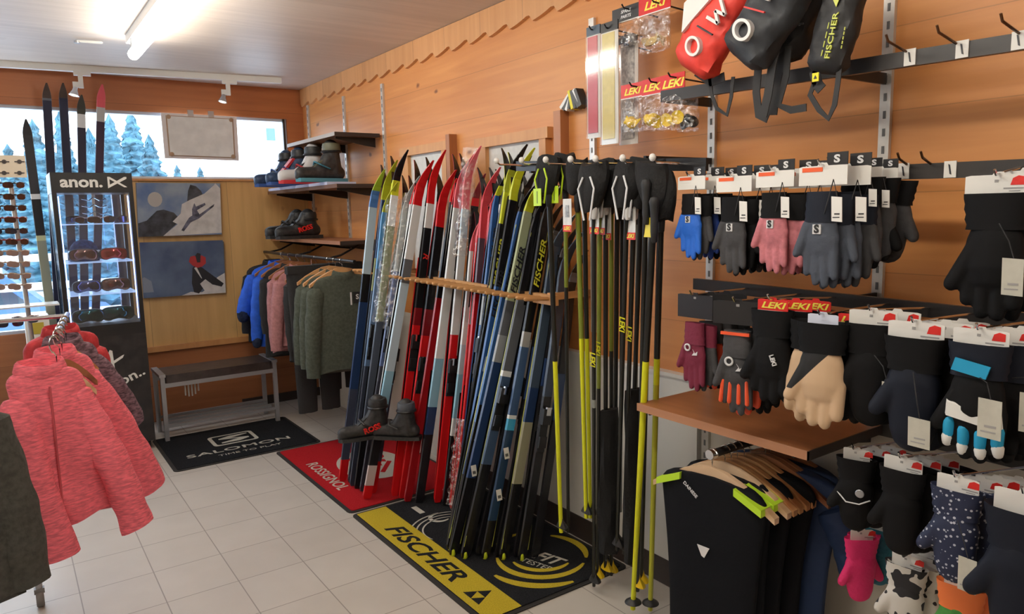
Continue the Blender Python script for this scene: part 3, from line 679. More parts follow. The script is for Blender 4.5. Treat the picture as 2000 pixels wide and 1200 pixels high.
# goggles, hat and sunglasses inside the case
def goggles(x, y, z, wd, lens, label, strap, band=.0, rz=0.):
    t = thing('ski_goggles', label, 'goggles', (x, y, z), 'ski goggles in the display case', rot=(0, 0, rz))
    h = wd*.5
    out = [(wd*.5*math.copysign(abs(math.cos(a))**.6, math.cos(a)), h*.5+h*.5*math.copysign(abs(math.sin(a))**.7, math.sin(a))-(.18*h*math.exp(-(math.cos(a)*4)**2) if math.sin(a) < 0 else 0)*-1) for a in [2*PI*i/36 for i in range(36)]]
    def ring_(s, yy): return [(px*s, yy+.35*px*px/wd, (pz-h/2)*s+h/2) for px, pz in out]
    b = MB(); b.loft([ring_(.95, .03), ring_(1, .01), ring_(.98, 0), ring_(.9, -.002)]); b.build('frame', black, t, True)
    b = MB(); b.loft([ring_(.9, .004), ring_(.9, -.004), ring_(.72, -.012), ring_(.4, -.018)]); b.build('lens', lens, t, True)
    b = MB(); n_ = 14
    pts = [(wd*.48*math.cos(PI*i/n_), .02+.09*math.sin(PI*i/n_), h*.5) for i in range(n_+1)]
    b.loft([[(p[0]*1.01, p[1], p[2]-h*.2), (p[0]*1.01, p[1], p[2]+h*.2), (p[0]*.97, p[1]-.002, p[2]+h*.2), (p[0]*.97, p[1]-.002, p[2]-h*.2)] for p in pts]); b.build('strap', strap, t, True)
    return t
lr = mat('lens_red_mirror', (.35, .04, .03), .08, .8); lg = mat('lens_green_mirror', (.02, .13, .1), .06, .85, nscale=14, col2=(.01, .03, .05))
lbz = mat('lens_bronze', (.32, .14, .08), .08, .8, nscale=25, col2=(.06, .03, .04)); lbk = mat('lens_black_mirror', (.1, .1, .16), .06, .9); lmr = mat('lens_maroon', (.13, .02, .03), .1, .6)
def cx(px, z, y=CY0+.12): return at(px, 500, 1, y).x
gy = CY0+.14
def pz(px): return at(px, 500, 1, gy).x
goggles(at(165, 510, 1, gy).x, gy, SHZ[1], .17, lbz, 'bronze lens goggles worn by the navy knit hat in the case', black)
goggles(at(224, 505, 1, gy).x, gy, SHZ[1], .17, lr, 'slim red mirrored goggles right of the navy knit hat', mat('strap_red', (.3, .03, .03), .6))
goggles(at(172, 572, 1, gy).x, gy, SHZ[2], .17, lbk, 'dark mirrored goggles, left on the third case shelf', black)
goggles(at(229, 572, 1, gy).x, gy, SHZ[2], .18, lbz, 'bronze mirrored goggles, right on the third case shelf', black)
goggles(at(176, 640, 1, gy).x, gy, SHZ[3], .19, lg, 'big green mirrored goggles, left on the case floor', mat('strap_stripe', (.05, .05, .06), .6, nscale=60, col2=(.35, .35, .38)))
goggles(at(234, 640, 1, gy).x, gy, SHZ[3], .20, lg, 'big green mirrored goggles with maroon strap, right on the case floor', mat('strap_maroon', (.14, .02, .035), .6))
goggles(at(150, 440, 1, gy).x, gy+.06, SHZ[0], .11, lbk, 'small dark goggles at the left end of the top case shelf', black)
x = at(168, 500, 1, gy).x
t = thing('knit_hat', 'navy knit hat with white band behind bronze goggles in the case', 'hat', (x, gy+.1, SHZ[1]))
b = MB(); b.lathe([(.085, 0), (.09, .03), (.088, .06), (.075, .1), (.05, .128), (.02, .14), (.004, .142)], (x, gy+.1, SHZ[1]), 20); b.build('crown', mat('navy_knit', (.01, .025, .09), .9, noise=.5, nscale=60, bump=.6, bscale=100), t)
b = MB(); b.lathe([(.088, .055), (.0925, .058), (.0925, .068), (.087, .07)], (x, gy+.1, SHZ[1]), 20); b.build('band', white, t)
def sunglasses(x, y, z, wd, lens, fr, label, group, rx=0., rz=0.):
    t = thing('sunglasses', label, 'sunglasses', (x, y, z), group, rot=(rx, 0, rz))
    for s in (-1, 1):
        b = MB(); h = wd*.3; lw = wd*.42
        out = [(s*wd*.27+lw*.5*math.copysign(abs(math.cos(a))**.75, math.cos(a)), h*.55*math.copysign(abs(math.sin(a))**.8, math.sin(a))-abs(math.cos(a))*0) for a in [2*PI*i/20 for i in range(20)]]
        b.loft([[(a, .6*a*a/wd*.4, c) for a, c in out], [(s*wd*.27+(a-s*wd*.27)*.9, .6*a*a/wd*.4-.003, c*.9) for a, c in out]]); b.build('lens', lens, t, True)
        b = MB(); b.tube([(s*wd*.48, .005, h*.3), (s*wd*.5, .04, h*.3), (s*wd*.47, .11, h*.25), (s*wd*.45, .125, h*.0)], .0022, 6); b.build('temple', fr, t, True)
    b = MB(); b.tube([(-wd*.09, -.002, .01), (0, -.004, .014), (wd*.09, -.002, .01)], .003, 6)
    b.tube([(-wd*.49, .008, h*.45), (-wd*.25, .0, h*.6), (-wd*.05, -.002, h*.35), (wd*.05, -.002, h*.35), (wd*.25, 0, h*.6), (wd*.49, .008, h*.45)], .0025, 6); b.build('frame', fr, t, True)
    return t
br = mat('lens_brown', (.08, .035, .025), .08, .4); frm = mat('frame_shiny', (.5, .42, .4), .2, .7)
for k, (px, py) in enumerate(((168, 432), (200, 432), (228, 432))):
    p = at(px, py, 1, gy-.06); sunglasses(p.x, gy-.06, SHZ[0]+.025, .13 if k else .12, br if k < 2 else lbk, frm if k < 2 else black, ['brown sunglasses on the top case shelf below the lettering', 'second brown sunglasses on the top case shelf, next to the middle', 'dark sunglasses at the right end of the top case shelf'][k], 'sunglasses on the top case shelf')
t = thing('glasses_holder', 'small silver bar of stacked glasses in the top of the case', 'glasses stand', (at(185, 400, 1, gy).x, gy+.05, SHZ[0]))
X0 = at(183, 400, 1, gy+.05).x
b = MB(); b.box(X0-.008, X0+.008, gy+.045, gy+.06, SHZ[0], SHZ[0]+.2); b.build('post', chrome, t)
for k in range(3):
    b = MB(); z = SHZ[0]+.07+k*.045; b.tube([(X0-.07, gy+.02, z), (X0-.03, gy, z-.012), (X0, gy+.04, z+.01), (X0+.03, gy, z-.012), (X0+.07, gy+.02, z)], .004, 6); b.build('glasses_arm', chrome, t)

# ------------------------------------------------------------------ sunglasses stand at the left edge
SY = 4.6
c0 = at(30, 340, 1, SY)
t = thing('sunglasses_stand', 'tall slim sunglasses stand with cream top board by the window', 'display stand', (c0.x, SY, 0))
b = MB(); b.tube([(c0.x+.01, SY, .03), (at(20, 355, 1, SY).x, SY, 1.74)], .012, 10); b.build('pole', alu, t)
b = MB(); b.lathe([(.02, .03), (.2, .025), (.21, .01), (.2, 0), (.01, 0)][::-1], (c0.x, SY, 0), 24); b.build('base', black, t)
p0, p1 = at(-70, 302, 1, SY), at(53, 347, 1, SY)
b = MB(); b.box(p0.x, p1.x, SY-.01, SY+.005, p1.z, p0.z); b.build('top_board', mat('cream_board', (.72, .64, .52), .5), t)
pictm = mat('pictogram', (.06, .05, .05), .5)
for k, (px, py) in enumerate(((8, 316), (38, 316), (8, 338), (38, 338))):
    p = at(px, py, 1, SY-.011); b = MB(); b.lathe([(.001, 0), (.011, 0), (.011, .001), (.001, .001)], (p.x, p.y, p.z), 12, axis=(0, -1, 0)); b.obox((p.x, p.y-.0005, p.z), V(.022, 0, 0), V(0, .0005, 0), V(0, 0, .003)); b.build('pictogram', pictm, t)
rows = [362, 385, 407, 430, 452, 473, 495, 517, 540, 561]
for i, py in enumerate(rows):
    for s, px in enumerate((2+i*1.2, 29+i*1.6)):
        p = at(px, py, 1, SY-.03)
        side = 'left' if s == 0 else 'right'
        fr_, le = (black, br) if i < 3 else ((mat('frame_maroon', (.25, .03, .03), .2), br) if i in (3, 5) else ((black, lbk) if i == 4 else (mat('frame_tan', (.4, .3, .22), .3), mat('lens_rose', (.32, .22, .2), .12, .3))))
        sunglasses(p.x, p.y, p.z, .088, le, fr_, 'sunglasses on the window stand, %s column, %s row from the top' % (side, nth(i)), 'sunglasses on the slim stand')
b = MB(); p0, p1 = at(-60, 605, 1, SY), at(115, 595, 1, SY)
b.box(p0.x, p1.x, SY-.06, SY+.1, p0.z-.008, p0.z); b.build('tray', mat('clear_tray', (.75, .8, .82), .2), t)
for k, (px, py) in enumerate(((20, 632), (50, 625))):
    p = at(px, py, 1, SY-.1); sunglasses(p.x, p.y, p.z, .12, lbk, frm, ['pale sunglasses lying low on the stand, nearer the left picture edge', 'pale sunglasses lying low on the stand beside its pole'][k], 'sunglasses on the slim stand')
# small white display block behind it
t = thing('white_counter_box', 'low white box with yellow print behind the sunglasses stand', 'box', (.2, 5.35, 0))
b = MB(); p0, p1 = at(50, 645, 1, 5.3), at(98, 645, 1, 5.3); b.box(p0.x, p1.x, 5.3, 5.5, 0, .97); b.build('box', white, t)
b = MB(); b.box(p0.x+.03, p1.x-.03, 5.296, 5.3, .86, .93); b.build('yellow_print', mat('ochre', (.5, .4, .05), .5), t)

# ------------------------------------------------------------------ bench
t = thing('bench', 'low bench with dark padded seat and grey metal frame below the prints', 'bench', (1.2, 5.52, 0))
BX0, BX1, BY0, BY1, BZ = .83, 1.60, 5.40, 5.70, .46
for x in (BX0, BX1):
    for y in (BY0, BY1):
        b = MB(); b.box(x-.014, x+.014, y-.014, y+.014, .001 if y > 5.5 else .0095, BZ); b.build('leg', silverp, t)
    b = MB(); b.box(x-.02, x+.02, BY0-.016, BY1+.016, BZ, BZ+.02); b.build('end_rail', silverp, t)
for y in (BY0, BY1):
    b = MB(); b.box(BX0+.014, BX1-.014, y-.01, y+.01, BZ-.075, BZ-.045); b.build('seat_rail', silverp, t)
b = MB(); b.prism(fx(BX0+.018, BX1-.018, BY0-.01, BY1+.01, .02), (0, 0, BZ-.045), (1, 0, 0), (0, 1, 0), (0, 0, 1), .058); b.build('seat_pad', mat('dark_leather', (.045, .032, .03), .38, noise=.2, nscale=20), t)
for y in (BY0, BY0+.1, BY0+.2, BY1):
    b = MB(); b.box(BX0+.014, BX1-.014, y-.012, y+.012, .10, .118); b.build('lower_rail', silverp, t)
b = MB()
for k in range(5): b.box(BX0+.14+k*.022, BX0+.15+k*.022, BY0+.02, BY0+.024, BZ-.155+.01*k*(k-3)*.5, BZ-.075)
b.build('paper_fringe', mat('paper_strip', (.35, .33, .31), .7), t)

# ------------------------------------------------------------------ wall shelves and standards
slotm = mat('slot_dark', (.12, .12, .12), .5)
def standard(y, z0, z1, label):
    t = thing('shelf_standard', label, 'wall rail', (xr-.01, y, z0), 'slotted metal rails screwed to the right wall')
    q = MB(); q.box(xr-.014, xr, y-.016, y+.016, z0, z1)
    z = z0+.04; b = q
    while z < z1-.03: b.box(xr-.0155, xr-.0138, y-.004, y+.004, z, z+.022, 1); z += .05
    b.build('channel', [mat('galvanised', (.62, .60, .57), .35, .4, noise=.08, nscale=20), slotm], t)
standard(5.86, 1.3, 2.43, 'slotted wall rail in the corner, farthest along the right wall')
standard(5.12, 1.3, 2.40, 'slotted wall rail behind the boots, second from the corner')
standard(4.47, 1.0, 2.39, 'slotted wall rail at the near end of the three dark shelves')
standard(2.41, 1.0, 2.35, 'slotted wall rail between the packets and the hanging poles')
standard(1.765, .9, 2.45, 'slotted wall rail left of the blue gloves card row')
standard(1.135, .9, 2.45, 'slotted wall rail right of the light gloves rows')
standard(1.775, .1, .885, 'short slotted wall rail low beside the white panel')
standard(.50, .9, 2.45, 'slotted wall rail out of the picture at the near end of the wall')
shw = wood('shelf_brown', (.10, .045, .022), (.16, .07, .035), (.06, .025, .01), 'y', None)
dk = mat('shelf_dark_edge', (.03, .022, .02), .5)
def shelf(y0, y1, z, depth, label, top, brk, front=None):
    t = thing('wall_shelf', label, 'shelf', (xr-depth/2-.017, (y0+y1)/2, z-.024), 'brown shelves on the right wall')
    b = MB(); b.box(xr-depth, xr-.016, y0+.004, y1, z-.022, z); b.build('board', top, t)
    b = MB(); b.box(xr-depth-.003, xr-depth, y0, y1, z-.023, z+.001); b.build('front_edge', front or top, t)
    b = MB(); b.box(xr-depth, xr-.016, y0, y0+.004, z-.024, z+.001); b.build('end_edge', dk, t)
    for y in brk:
        b = MB(); b.prism([(0, 0), (depth*.85, 0), (depth*.85, -.012), (.08, -.05), (0, -.06)], (xr-.014, y-.003, z-.0225), (-1, 0, 0), (0, 0, 1), (0, 1, 0), .006); b.build('bracket', blackm, t)
shelf(4.52, 5.45, 2.075, .33, 'top empty dark shelf of the three in the corner', shw, (4.6, 5.12), mat('shelf_pale_edge', (.38, .33, .3), .4))
shelf(4.50, 5.96, 1.745, .34, 'middle dark shelf carrying four cross-country boots', shw, (4.6, 5.12, 5.86))
shelf(4.50, 5.96, 1.375, .34, 'lowest dark shelf with one pair of black boots on it', wood('shelf_warm', (.26, .10, .045), (.36, .15, .07), (.12, .05, .02), 'y', None), (4.6, 5.12, 5.86))
b = MB(); b.box(xr-.345, xr-.14, 4.66, 5.93, 1.746, 1.766)
tag(b.build('boot_display_riser', mat('riser_blue_white', (.55, .6, .8), .4)), 'pale blue display riser strip under the four boots', 'display riser')

# ------------------------------------------------------------------ boots
def boot_mesh(hi=True):
    b = MB()
    b.cap((-.02, 0, .05), (.20, 0, .045), .042, .034, 12, 0, .95); b.cap((.10, 0, .06), (.02, 0, .09), .038, .043, 12)
    b.cap((0, 0, .05), (.015, 0, .19 if hi else .14), .044, .043, 12); b.cap((.07, 0, .06), (.03, 0, .14), .04, .036, 12)
    b.cap((.195, 0, .03), (.215, 0, .026), .026, .02, 10)
    return remesh(b, .006, 4)
BOOT_HI, BOOT_LO = boot_mesh(), boot_mesh(False)
def boot(x, y, z, rz, c1, c2, c3, label, hi=True, group='boots on the shelves', word=None, wm=None, sc_=1.22):
    t = thing('ski_boot', label, 'boot', (x, y, z), group, rot=(0, 0, rz)); t.scale = (sc_,)*3
    put('boot_body', BOOT_HI if hi else BOOT_LO, c1, t)
    b = MB(); out = [(-.065, -.03), (-.07, 0), (-.065, .03), (0, .038), (.1, .036), (.17, .038), (.215, .026), (.232, 0), (.215, -.026), (.17, -.038), (.1, -.036), (0, -.038)]
    b.prism(out, (0, 0, 0), (1, 0, 0), (0, 1, 0), (0, 0, 1), .02); b.build('sole', c3, t, True)
    H = .20 if hi else .15
    b = MB(); b.lathe([(.038, H+.012), (.046, H+.01), (.05, H-.005), (.05, H-.03), (.046, H-.04)], (.012, 0, 0), 18); b.build('collar', c2, t, True)
    b = MB(); b.obox((.085, 0, .105), V(.06, 0, -.045), V(0, .018, 0), V(.004, 0, .006)); b.build('lace_cover', c2, t, True)
    b = MB(); b.tube([(.05, -.046, .07), (.1, -.043, .09), (.115, 0, .11), (.1, .043, .09), (.05, .046, .07)], .008, 8, 0, .5); b.build('instep_strap', c3, t, True)
    b = MB(); b.ring((.012, 0, H-.035), .0505, .007, (0, 0, 1), 20, 6); b.build('cuff_strap', black, t, True)
    if word:
        text(word, .028, (.06, .046, .062), (-1, 0, .25), (.25, 0, 1), wm or reflw, t, bold=.03, local=True, ext=.008)
    return t
bb = mat('boot_black', (.018, .018, .02), .5, noise=.3, nscale=60); bn = mat('boot_navy', (.02, .05, .12), .45, noise=.4, nscale=40); br_ = mat('boot_red', (.5, .03, .04), .45); bw = mat('boot_white', (.6, .6, .62), .45)
bt = mat('boot_teal', (.06, .22, .3), .4); bs = mat('boot_bluesole', (.03, .08, .28), .4)
zb = 1.767
boot(1.88, 5.62, zb, PI+.12, bn, bb, bs, 'navy boot nearest the window on the boot shelf', word='S')
boot(1.88, 5.33, zb, PI+.12, bn, bb, bs, 'boot with red laced front, second from the window'); 
b = MB(); b.obox((.1, 0, .112), V(.045, 0, -.05), V(0, .022, 0), V(.004, 0, .006)); b.build('red_laces', br_, bpy.data.objects['ski_boot.001'], True)
boot(1.88, 5.05, zb, PI+.12, bw, bb, br_, 'white and red boot, third from the window')
boot(1.90, 4.76, zb, PI+.12, bb, mat('boot_olive', (.12, .12, .08), .5), bt, 'black boot with pale front strap nearest the shelf end')
boot(1.93, 5.60, 1.376, PI+.12, bb, bb, bb, 'black boot of the lower pair, the one nearer the window', False)
boot(1.93, 5.36, 1.376, PI+.12, bb, bb, bb, 'black boot with red lettering on the lowest dark shelf', False, word='ROSS', wm=redp)
# ------------------------------------------------------------------ garments on hangers; local frame: x = seen left, y = towards the viewer, z up, origin at the rail
hw1 = wood('hanger_wood', (.55, .27, .10), (.68, .38, .17), (.4, .15, .05), 'x', None); hw2 = wood('hanger_wood_dark', (.26, .10, .04), (.34, .14, .06), (.15, .05, .02), 'x', None)
hw3 = wood('hanger_wood_pale', (.66, .44, .26), (.76, .54, .35), (.5, .3, .15), 'x', None)
def hanger_mesh():
    b = MB(); pts = [(.215, -.150), (.16, -.112), (.10, -.08), (.05, -.060), (0, -.052), (-.05, -.060), (-.10, -.08), (-.16, -.112), (-.215, -.150)]
    rings = []
    for i, (x, z) in enumerate(pts):
        h = .018+.034*(1-abs(x)/.215)**1.3; d = .007+.006*abs(x)/.215
        rings.append([(x, -d, z), (x, d, z), (x, d*.9, z-h), (x, -d*.9, z-h)])
    b.loft(rings); return b.mesh('hanger_mesh')
HANGM = hanger_mesh()
def hookm():
    b = MB(); b.tube([(0, 0, -.07), (0, 0, -.035), (.006, 0, -.028)]+[(.017*math.cos(a), 0, -.014+.017*math.sin(a)) for a in [-.9+i*.42 for i in range(10)]], .0022, 7); return b.mesh('hook_mesh')
HOOKM = hookm()
def hanger(loc, th, M, label, group, roll=0., dz=0., s=1.):
    loc = (loc[0], loc[1], loc[2]); t = thing('coat_hanger', label, 'hanger', loc, group, rot=(0, roll, th)); o_ = put('shoulder_bar', HANGM, M, t); o_.location = (0, 0, dz); o_.scale = (s, 1, 1); h_ = put('hook', HOOKM, chrome, t); h_.scale = (1, 1, 1-dz/.06); return t
def wr(a, z, s): return .5*math.sin(a*5+z*11+s)+.3*math.sin(a*9-z*17+s*2)+.2*math.sin(z*37+s*3+a*2)
def torso(b, wsh, whem, L, dep, seed=0., fold=.06, z0=-.09, neck=.06, mi=0, lean=0., waist=1., open_=False):
    n = 40; rings = []; K_ = 22
    sd = .25*(wsh-neck)+.035
    for i in range(K_+1):
        if i <= 5:
            q = i/5; hw = neck+(wsh-neck)*math.sin(q*PI/2)**.9; z = z0-sd*(1-math.cos(q*PI/2)**.8) if q < 1 else z0-sd; t = .12*q
        else:
            q = (i-5)/(K_-5); t = .12+.88*q; z = z0-sd-(L-sd)*q; hw = wsh+(whem-wsh)*q
        sh = 1.
        if waist != 1. and t > .12: hw *= 1-(1-waist)*math.sin(min(1, (t-.12)/.75)*PI)
        dd = .028+(dep-.028)*min(1, t/.3)
        fo = fold*min(1, t*1.6)
        zz = z
        ring = []
        for k in range(n):
            a = 2*PI*k/n; e = wr(a, z, seed)*fo
            x = hw*math.copysign(abs(math.cos(a))**.8, math.cos(a)); y = dd*math.copysign(abs(math.sin(a))**.75, math.sin(a))
            zd = (.012*abs(math.cos(a)) if t < .12 else 0)
            ring.append((x*(1+e*.25)+lean*t, y*(1+e*2.2), zz-zd*sh+(.012*math.sin(3*a+seed) if i == K_ else 0)))
        rings.append(ring)
    return b.loft(rings, mi)
def sleeve(b, p0, p1, r0, r1, seed=0., bend=(0, 0, 0), rib=.06, mi=0, flat=.75, quilt=0):
    p0, p1, bd = Vector(p0), Vector(p1), Vector(bend); n = 18; rings = []; K_ = 24
    ax = (p1-p0).normalized(); side = V(0, 1, 0).cross(ax).normalized(); fr = ax.cross(side)
    for i in range(K_+1):
        t = i/K_; c = p0.lerp(p1, t)+bd*(4*t*(1-t)); r = r0+(r1-r0)*t
        if i == 0: r *= .6
        if quilt: r *= 1+.10*abs(math.sin(t*quilt*PI))
        r *= 1+rib*.6*math.sin(t*26+seed)
        rings.append([c+side*(r*math.cos(2*PI*k/n)*(1+rib*wr(2*PI*k/n, t, seed)))+fr*(r*flat*math.sin(2*PI*k/n)*(1+rib*wr(2*PI*k/n, t, seed+1))) for k in range(n)])
    b.loft(rings, mi)
    return b
def garment(name, label, cat, group, loc, th, M, wsh=.2, whem=.22, L=.62, dep=.05, sl=None, seed=0., collar=None, cm=None, fold=.06, lean=0., quilt=0, zip_=None, rot=None, cuff=None, neck=.06, waist=1.):
    t = thing(name, label, cat, loc, group, rot=rot or (0, 0, th))
    b = MB(); torso(b, wsh, whem, L, dep, seed, fold, z0=-.078 if collar else -.062, neck=neck, lean=lean, waist=waist); b.build('body', M, t, True)
    if sl:
        for s, dx, zl, r0, r1, dy in sl:
            e = (s*(wsh+dx)+lean, dy, -.12-zl); b = MB(); sleeve(b, (s*(wsh-.03), 0, -.165), e, r0, r1, seed+s, (s*.015, .01, 0), quilt=quilt); b.build('sleeve', M, t, True)
            if cuff: b = MB(); b.cap(V(*e)+V(0, 0, .01), V(*e)+V(0, 0, -.02), r1*.9, r1*.85, 12); b.build('cuff', cuff, t, True)
    if collar:
        n = 24; rings = []
        for zz, rr, dd_ in ((-.10, .075, .038), (-.085, .078, .042), (-.06, .07, .042), (-.052, .062, .036), (-.065, .058, .032), (-.09, .056, .03)):
            rings.append([(rr*math.cos(2*PI*k/n), dd_*math.sin(2*PI*k/n), zz*collar-(.02 if math.sin(2*PI*k/n) > 0 else 0)*abs(math.sin(2*PI*k/n))) for k in range(n)])
        b = MB(); b.loft(rings, cap=False); b.build('collar', cm or M, t, True)
    if zip_:
        b = MB(); b.tube([(0, dep*1.03, -.11-L*q) for q in (.05, .3, .6, .95)], .0035, 6); b.build('zip', zip_, t, True)
    return t
pinkj = mat('pink_heather', (.80, .15, .20), .8, noise=.24, nscale=36, stretch=(1.1, 1.1, 6), bump=.35, bscale=35)
redj = mat('red_jacket_cloth', (.5, .03, .04), .7, noise=.2, bump=.3)
plaid = mat('plum_heather', (.16, .09, .12), .85, noise=.6, nscale=28, stretch=(1.5, 1.5, 5), bump=.3)
greyj = mat('grey_olive_cloth', (.055, .055, .048), .95, noise=.2, nscale=60, bump=.4, bscale=50)
G = 'jackets on the rolling clothes rack'
RZ = 1.165
def rk(y): return (.02+(y-1.9)*.115, y)
# rolling rack
t = thing('clothes_rack', 'rolling metal clothes rack carrying the pink and grey jackets', 'clothes rack', (-.05, 2.7, 0))
b = MB(); b.tube([(rk(2.98)[0], 2.98, RZ), (rk(3.5)[0], 3.5, RZ)], .010, 10); b.build('rail', chrome, t)
b = MB(); b.tube([(-.30, 1.9, RZ), (-.30, 3.5, RZ)], .012, 10); b.build('rail', chrome, t)
b = MB(); b.tube([(-.30, 3.44, RZ), (rk(3.44)[0], 3.44, RZ)], .009, 10); b.build('cross_bar', chrome, t)
for y in (1.95, 3.42):
    b = MB(); b.tube([(-.30, y, RZ), (-.30, y, .5), (-.2, y, .16)], .012, 10); b.build('post', chrome, t)
    b = MB(); b.tube([(-.42, y, .15), (-.12, y, .16), (-.02, y-.03, .15), (.0, y-.05, .13), (.0, y-.05, .07)], .013, 10); b.build('foot_bar', silverp, t)
    b = MB(); b.box(-.16, -.08, y-.05, y, .155, .19); b.build('blue_clamp', mat('blue_plastic', (.03, .16, .4), .4), t)
    for x in (-.41, .0):
        b = MB(); b.lathe([(.006, -.014), (.03, -.014), (.034, -.008), (.034, .008), (.03, .014), (.006, .014)], (x, y-.05, .035), 18, axis=(1, 0, 0)); b.box(x-.018, x+.018, y-.064, y-.036, .06, .08); b.build('caster', mat('caster_grey', (.2, .2, .2), .4), t)
def on(y): return (rk(y)[0], y, RZ)
s2 = [(1, .02, .55, .062, .05, .03), (-1, .05, .55, .062, .05, .03)]
garment('jacket', 'grey olive jacket nearest the viewer at the left edge of the rack', 'jacket', G, (-.25, 2.42, RZ+.02), PI+.2, greyj, .19, .22, .62, .07, [(1, .03, .56, .06, .055, .0), (-1, .04, .56, .065, .055, .02)], 1., 1.)
zp = mat('zip_pink', (.5, .08, .1), .5)
garment('jacket', 'front pink quilted jacket on the clothes rack, over the other pink one', 'jacket', G, (.07, 2.74, RZ), PI+.30, pinkj, .108, .125, .52, .06, [(1, .00, .57, .054, .052, .085), (-1, .015, .55, .054, .052, .10)], 2., 1.0, fold=.12, zip_=zp, lean=-.085)
garment('jacket', 'rear pink quilted jacket on the rack, its sleeve pointing at the tiles', 'jacket', G, (.125, 2.98, RZ), PI+.55, pinkj, .115, .14, .54, .06, [(1, .0, .53, .056, .054, .075), (-1, .075, .55, .056, .058, .06)], 3.4, 1.0, fold=.12, zip_=zp, lean=-.10)
garment('jacket', 'plum grey mottled jacket behind the two pink ones on the rack', 'jacket', G, (.165, 3.26, RZ), PI+.5, plaid, .12, .15, .40, .05, [(-1, .09, .36, .052, .045, 0)], 4.4, 1., fold=.10, lean=-.06)
garment('jacket', 'red jacket farthest back on the rack, only its shoulder showing', 'jacket', G, (.17, 3.42, RZ+.02), PI+.5, redj, .15, .16, .5, .05, [(-1, .0, .42, .055, .045, 0)], 5.4, 1., fold=.05)
for k, (y, lb) in enumerate(((2.3, 'wooden hanger carrying the grey olive jacket'), (2.74, 'wooden hanger inside the front pink jacket'), (2.9, 'dark empty hanger between the two pink jackets'), (3.02, 'wooden hanger inside the rear pink jacket'), (3.15, 'bare hanger before the plum jacket'), (3.28, 'wooden hanger inside the plum grey jacket'))):
    p = on(y); hanger((p[0]-(.24 if k == 0 else 0), y, RZ+.012) if k else (-.25, 2.42, RZ+.02), PI+.35, (hw3, hw3, hw2, hw3, hw1, hw2)[k], lb, 'hangers on the rolling rack', dz=-.045, s=.8 if k == 0 else .5)
# ------------------------------------------------------------------ clothes rail under the lowest wall shelf
t = thing('hanging_rail', 'black clothes rail under the lowest dark shelf in the corner', 'clothes rail', (1.75, 5.05, 1.26))
b = MB(); b.tube([(1.75, 4.14, 1.262), (1.75, 5.96, 1.262)], .011, 10); b.build('rail', blackm, t)
for y in (4.6, 5.2, 5.86):
    b = MB(); b.tube([(1.75, y, 1.262), (1.85, y, 1.28), (1.98, y, 1.34), (1.98, y, 1.353)], .007, 8); b.build('rail_arm', blackm, t)
G = 'clothes under the corner shelves'
bluej = mat('bright_blue_cloth', (.01, .10, .62), .7, noise=.12, bump=.2); pinks = mat('dusty_pink_cloth', (.42, .19, .20), .9, noise=.12, nscale=60, bump=.25)
greens = mat('moss_green_cloth', (.062, .075, .058), .9, noise=.15, nscale=60, bump=.25); charc = mat('charcoal_cloth', (.02, .02, .022), .9, bump=.3)
def cl(y, M, lb, sl, L=.62, wsh=.20, x=1.75, seed=0., cuff=None, nm='jacket', cat='jacket', cm=None, whem=.22):
    return garment(nm, lb, cat, G, (x, y, 1.262), PI-.05, M, wsh, whem, L, .045, sl, seed, 1., cm, fold=.05, cuff=cuff)
S = lambda zl, dx=.03, r0=.055, r1=.04: [(1, dx, zl, r0, r1, .03), (-1, dx, zl, r0, r1, .0)]
cl(5.78, charc, 'black jacket at the far end of the corner clothes rail', S(.5), seed=1)
cl(5.64, bluej, 'bright blue shirt farther back on the corner clothes rail', S(.33, .09, .06, .05), .55, seed=2, cuff=navyf, nm='shirt', cat='shirt')
cl(5.50, bluej, 'front bright blue shirt with dark cuffs on the corner rail', S(.52, .04), .6, seed=3, cuff=navyf, nm='shirt', cat='shirt')
cl(5.34, charc, 'black jacket between the blue shirts and the pink sweatshirt', S(.45, .0), .66, seed=4)
cl(5.16, pinks, 'dusty pink sweatshirt hanging behind the other pink one', S(.55, .0), .6, seed=5, nm='sweatshirt', cat='sweatshirt')
cl(5.02, pinks, 'front dusty pink sweatshirt on the corner rail', S(.52, .04), .55, seed=6, nm='sweatshirt', cat='sweatshirt')
cl(4.80, charc, 'black jacket between the pink and the green sweatshirts', S(.5, -.01), .62, seed=7)
cl(4.56, greens, 'moss green sweatshirt hanging at the back of the three green ones', S(.55, .03), .58, seed=8, nm='sweatshirt', cat='sweatshirt')
cl(4.45, greens, 'moss green sweatshirt in the middle of the three green ones', S(.56, .03), .58, seed=9, nm='sweatshirt', cat='sweatshirt')
t = cl(4.34, greens, 'front moss green sweatshirt with small chest label on the corner rail', S(.60, .03, .058, .043), .62, seed=10, nm='sweatshirt', cat='sweatshirt')
b = MB(); b.box(-.10, -.045, .048, .0505, -.27, -.20); b.build('chest_label', charc, t, True)
text('S', .03, (-.07, .052, -.232), (-1, 0, 0), (0, 0, 1), reflw, t, bold=.03, local=True, name='emblem'); b = MB(); b.box(-.025, -.035, .048, .051, -.28, -.20); b.build('reflective_tab', reflw, t, True)
for k, (y, M) in enumerate(((5.02, hw2), (5.16, hw2), (5.34, hw2), (5.50, hw2), (4.80, hw2), (4.56, hw1), (4.45, hw1), (4.34, hw1))):
    hanger((1.75, y, 1.272), PI-.05, M, 'hanger inside the ' + ['front dusty pink sweatshirt', 'rear dusty pink sweatshirt', 'black jacket next to the blue shirts', 'front bright blue shirt', 'black jacket before the pink sweatshirts', 'rearmost green sweatshirt', 'middle green sweatshirt', 'front green sweatshirt'][k], 'hangers on the corner rail')
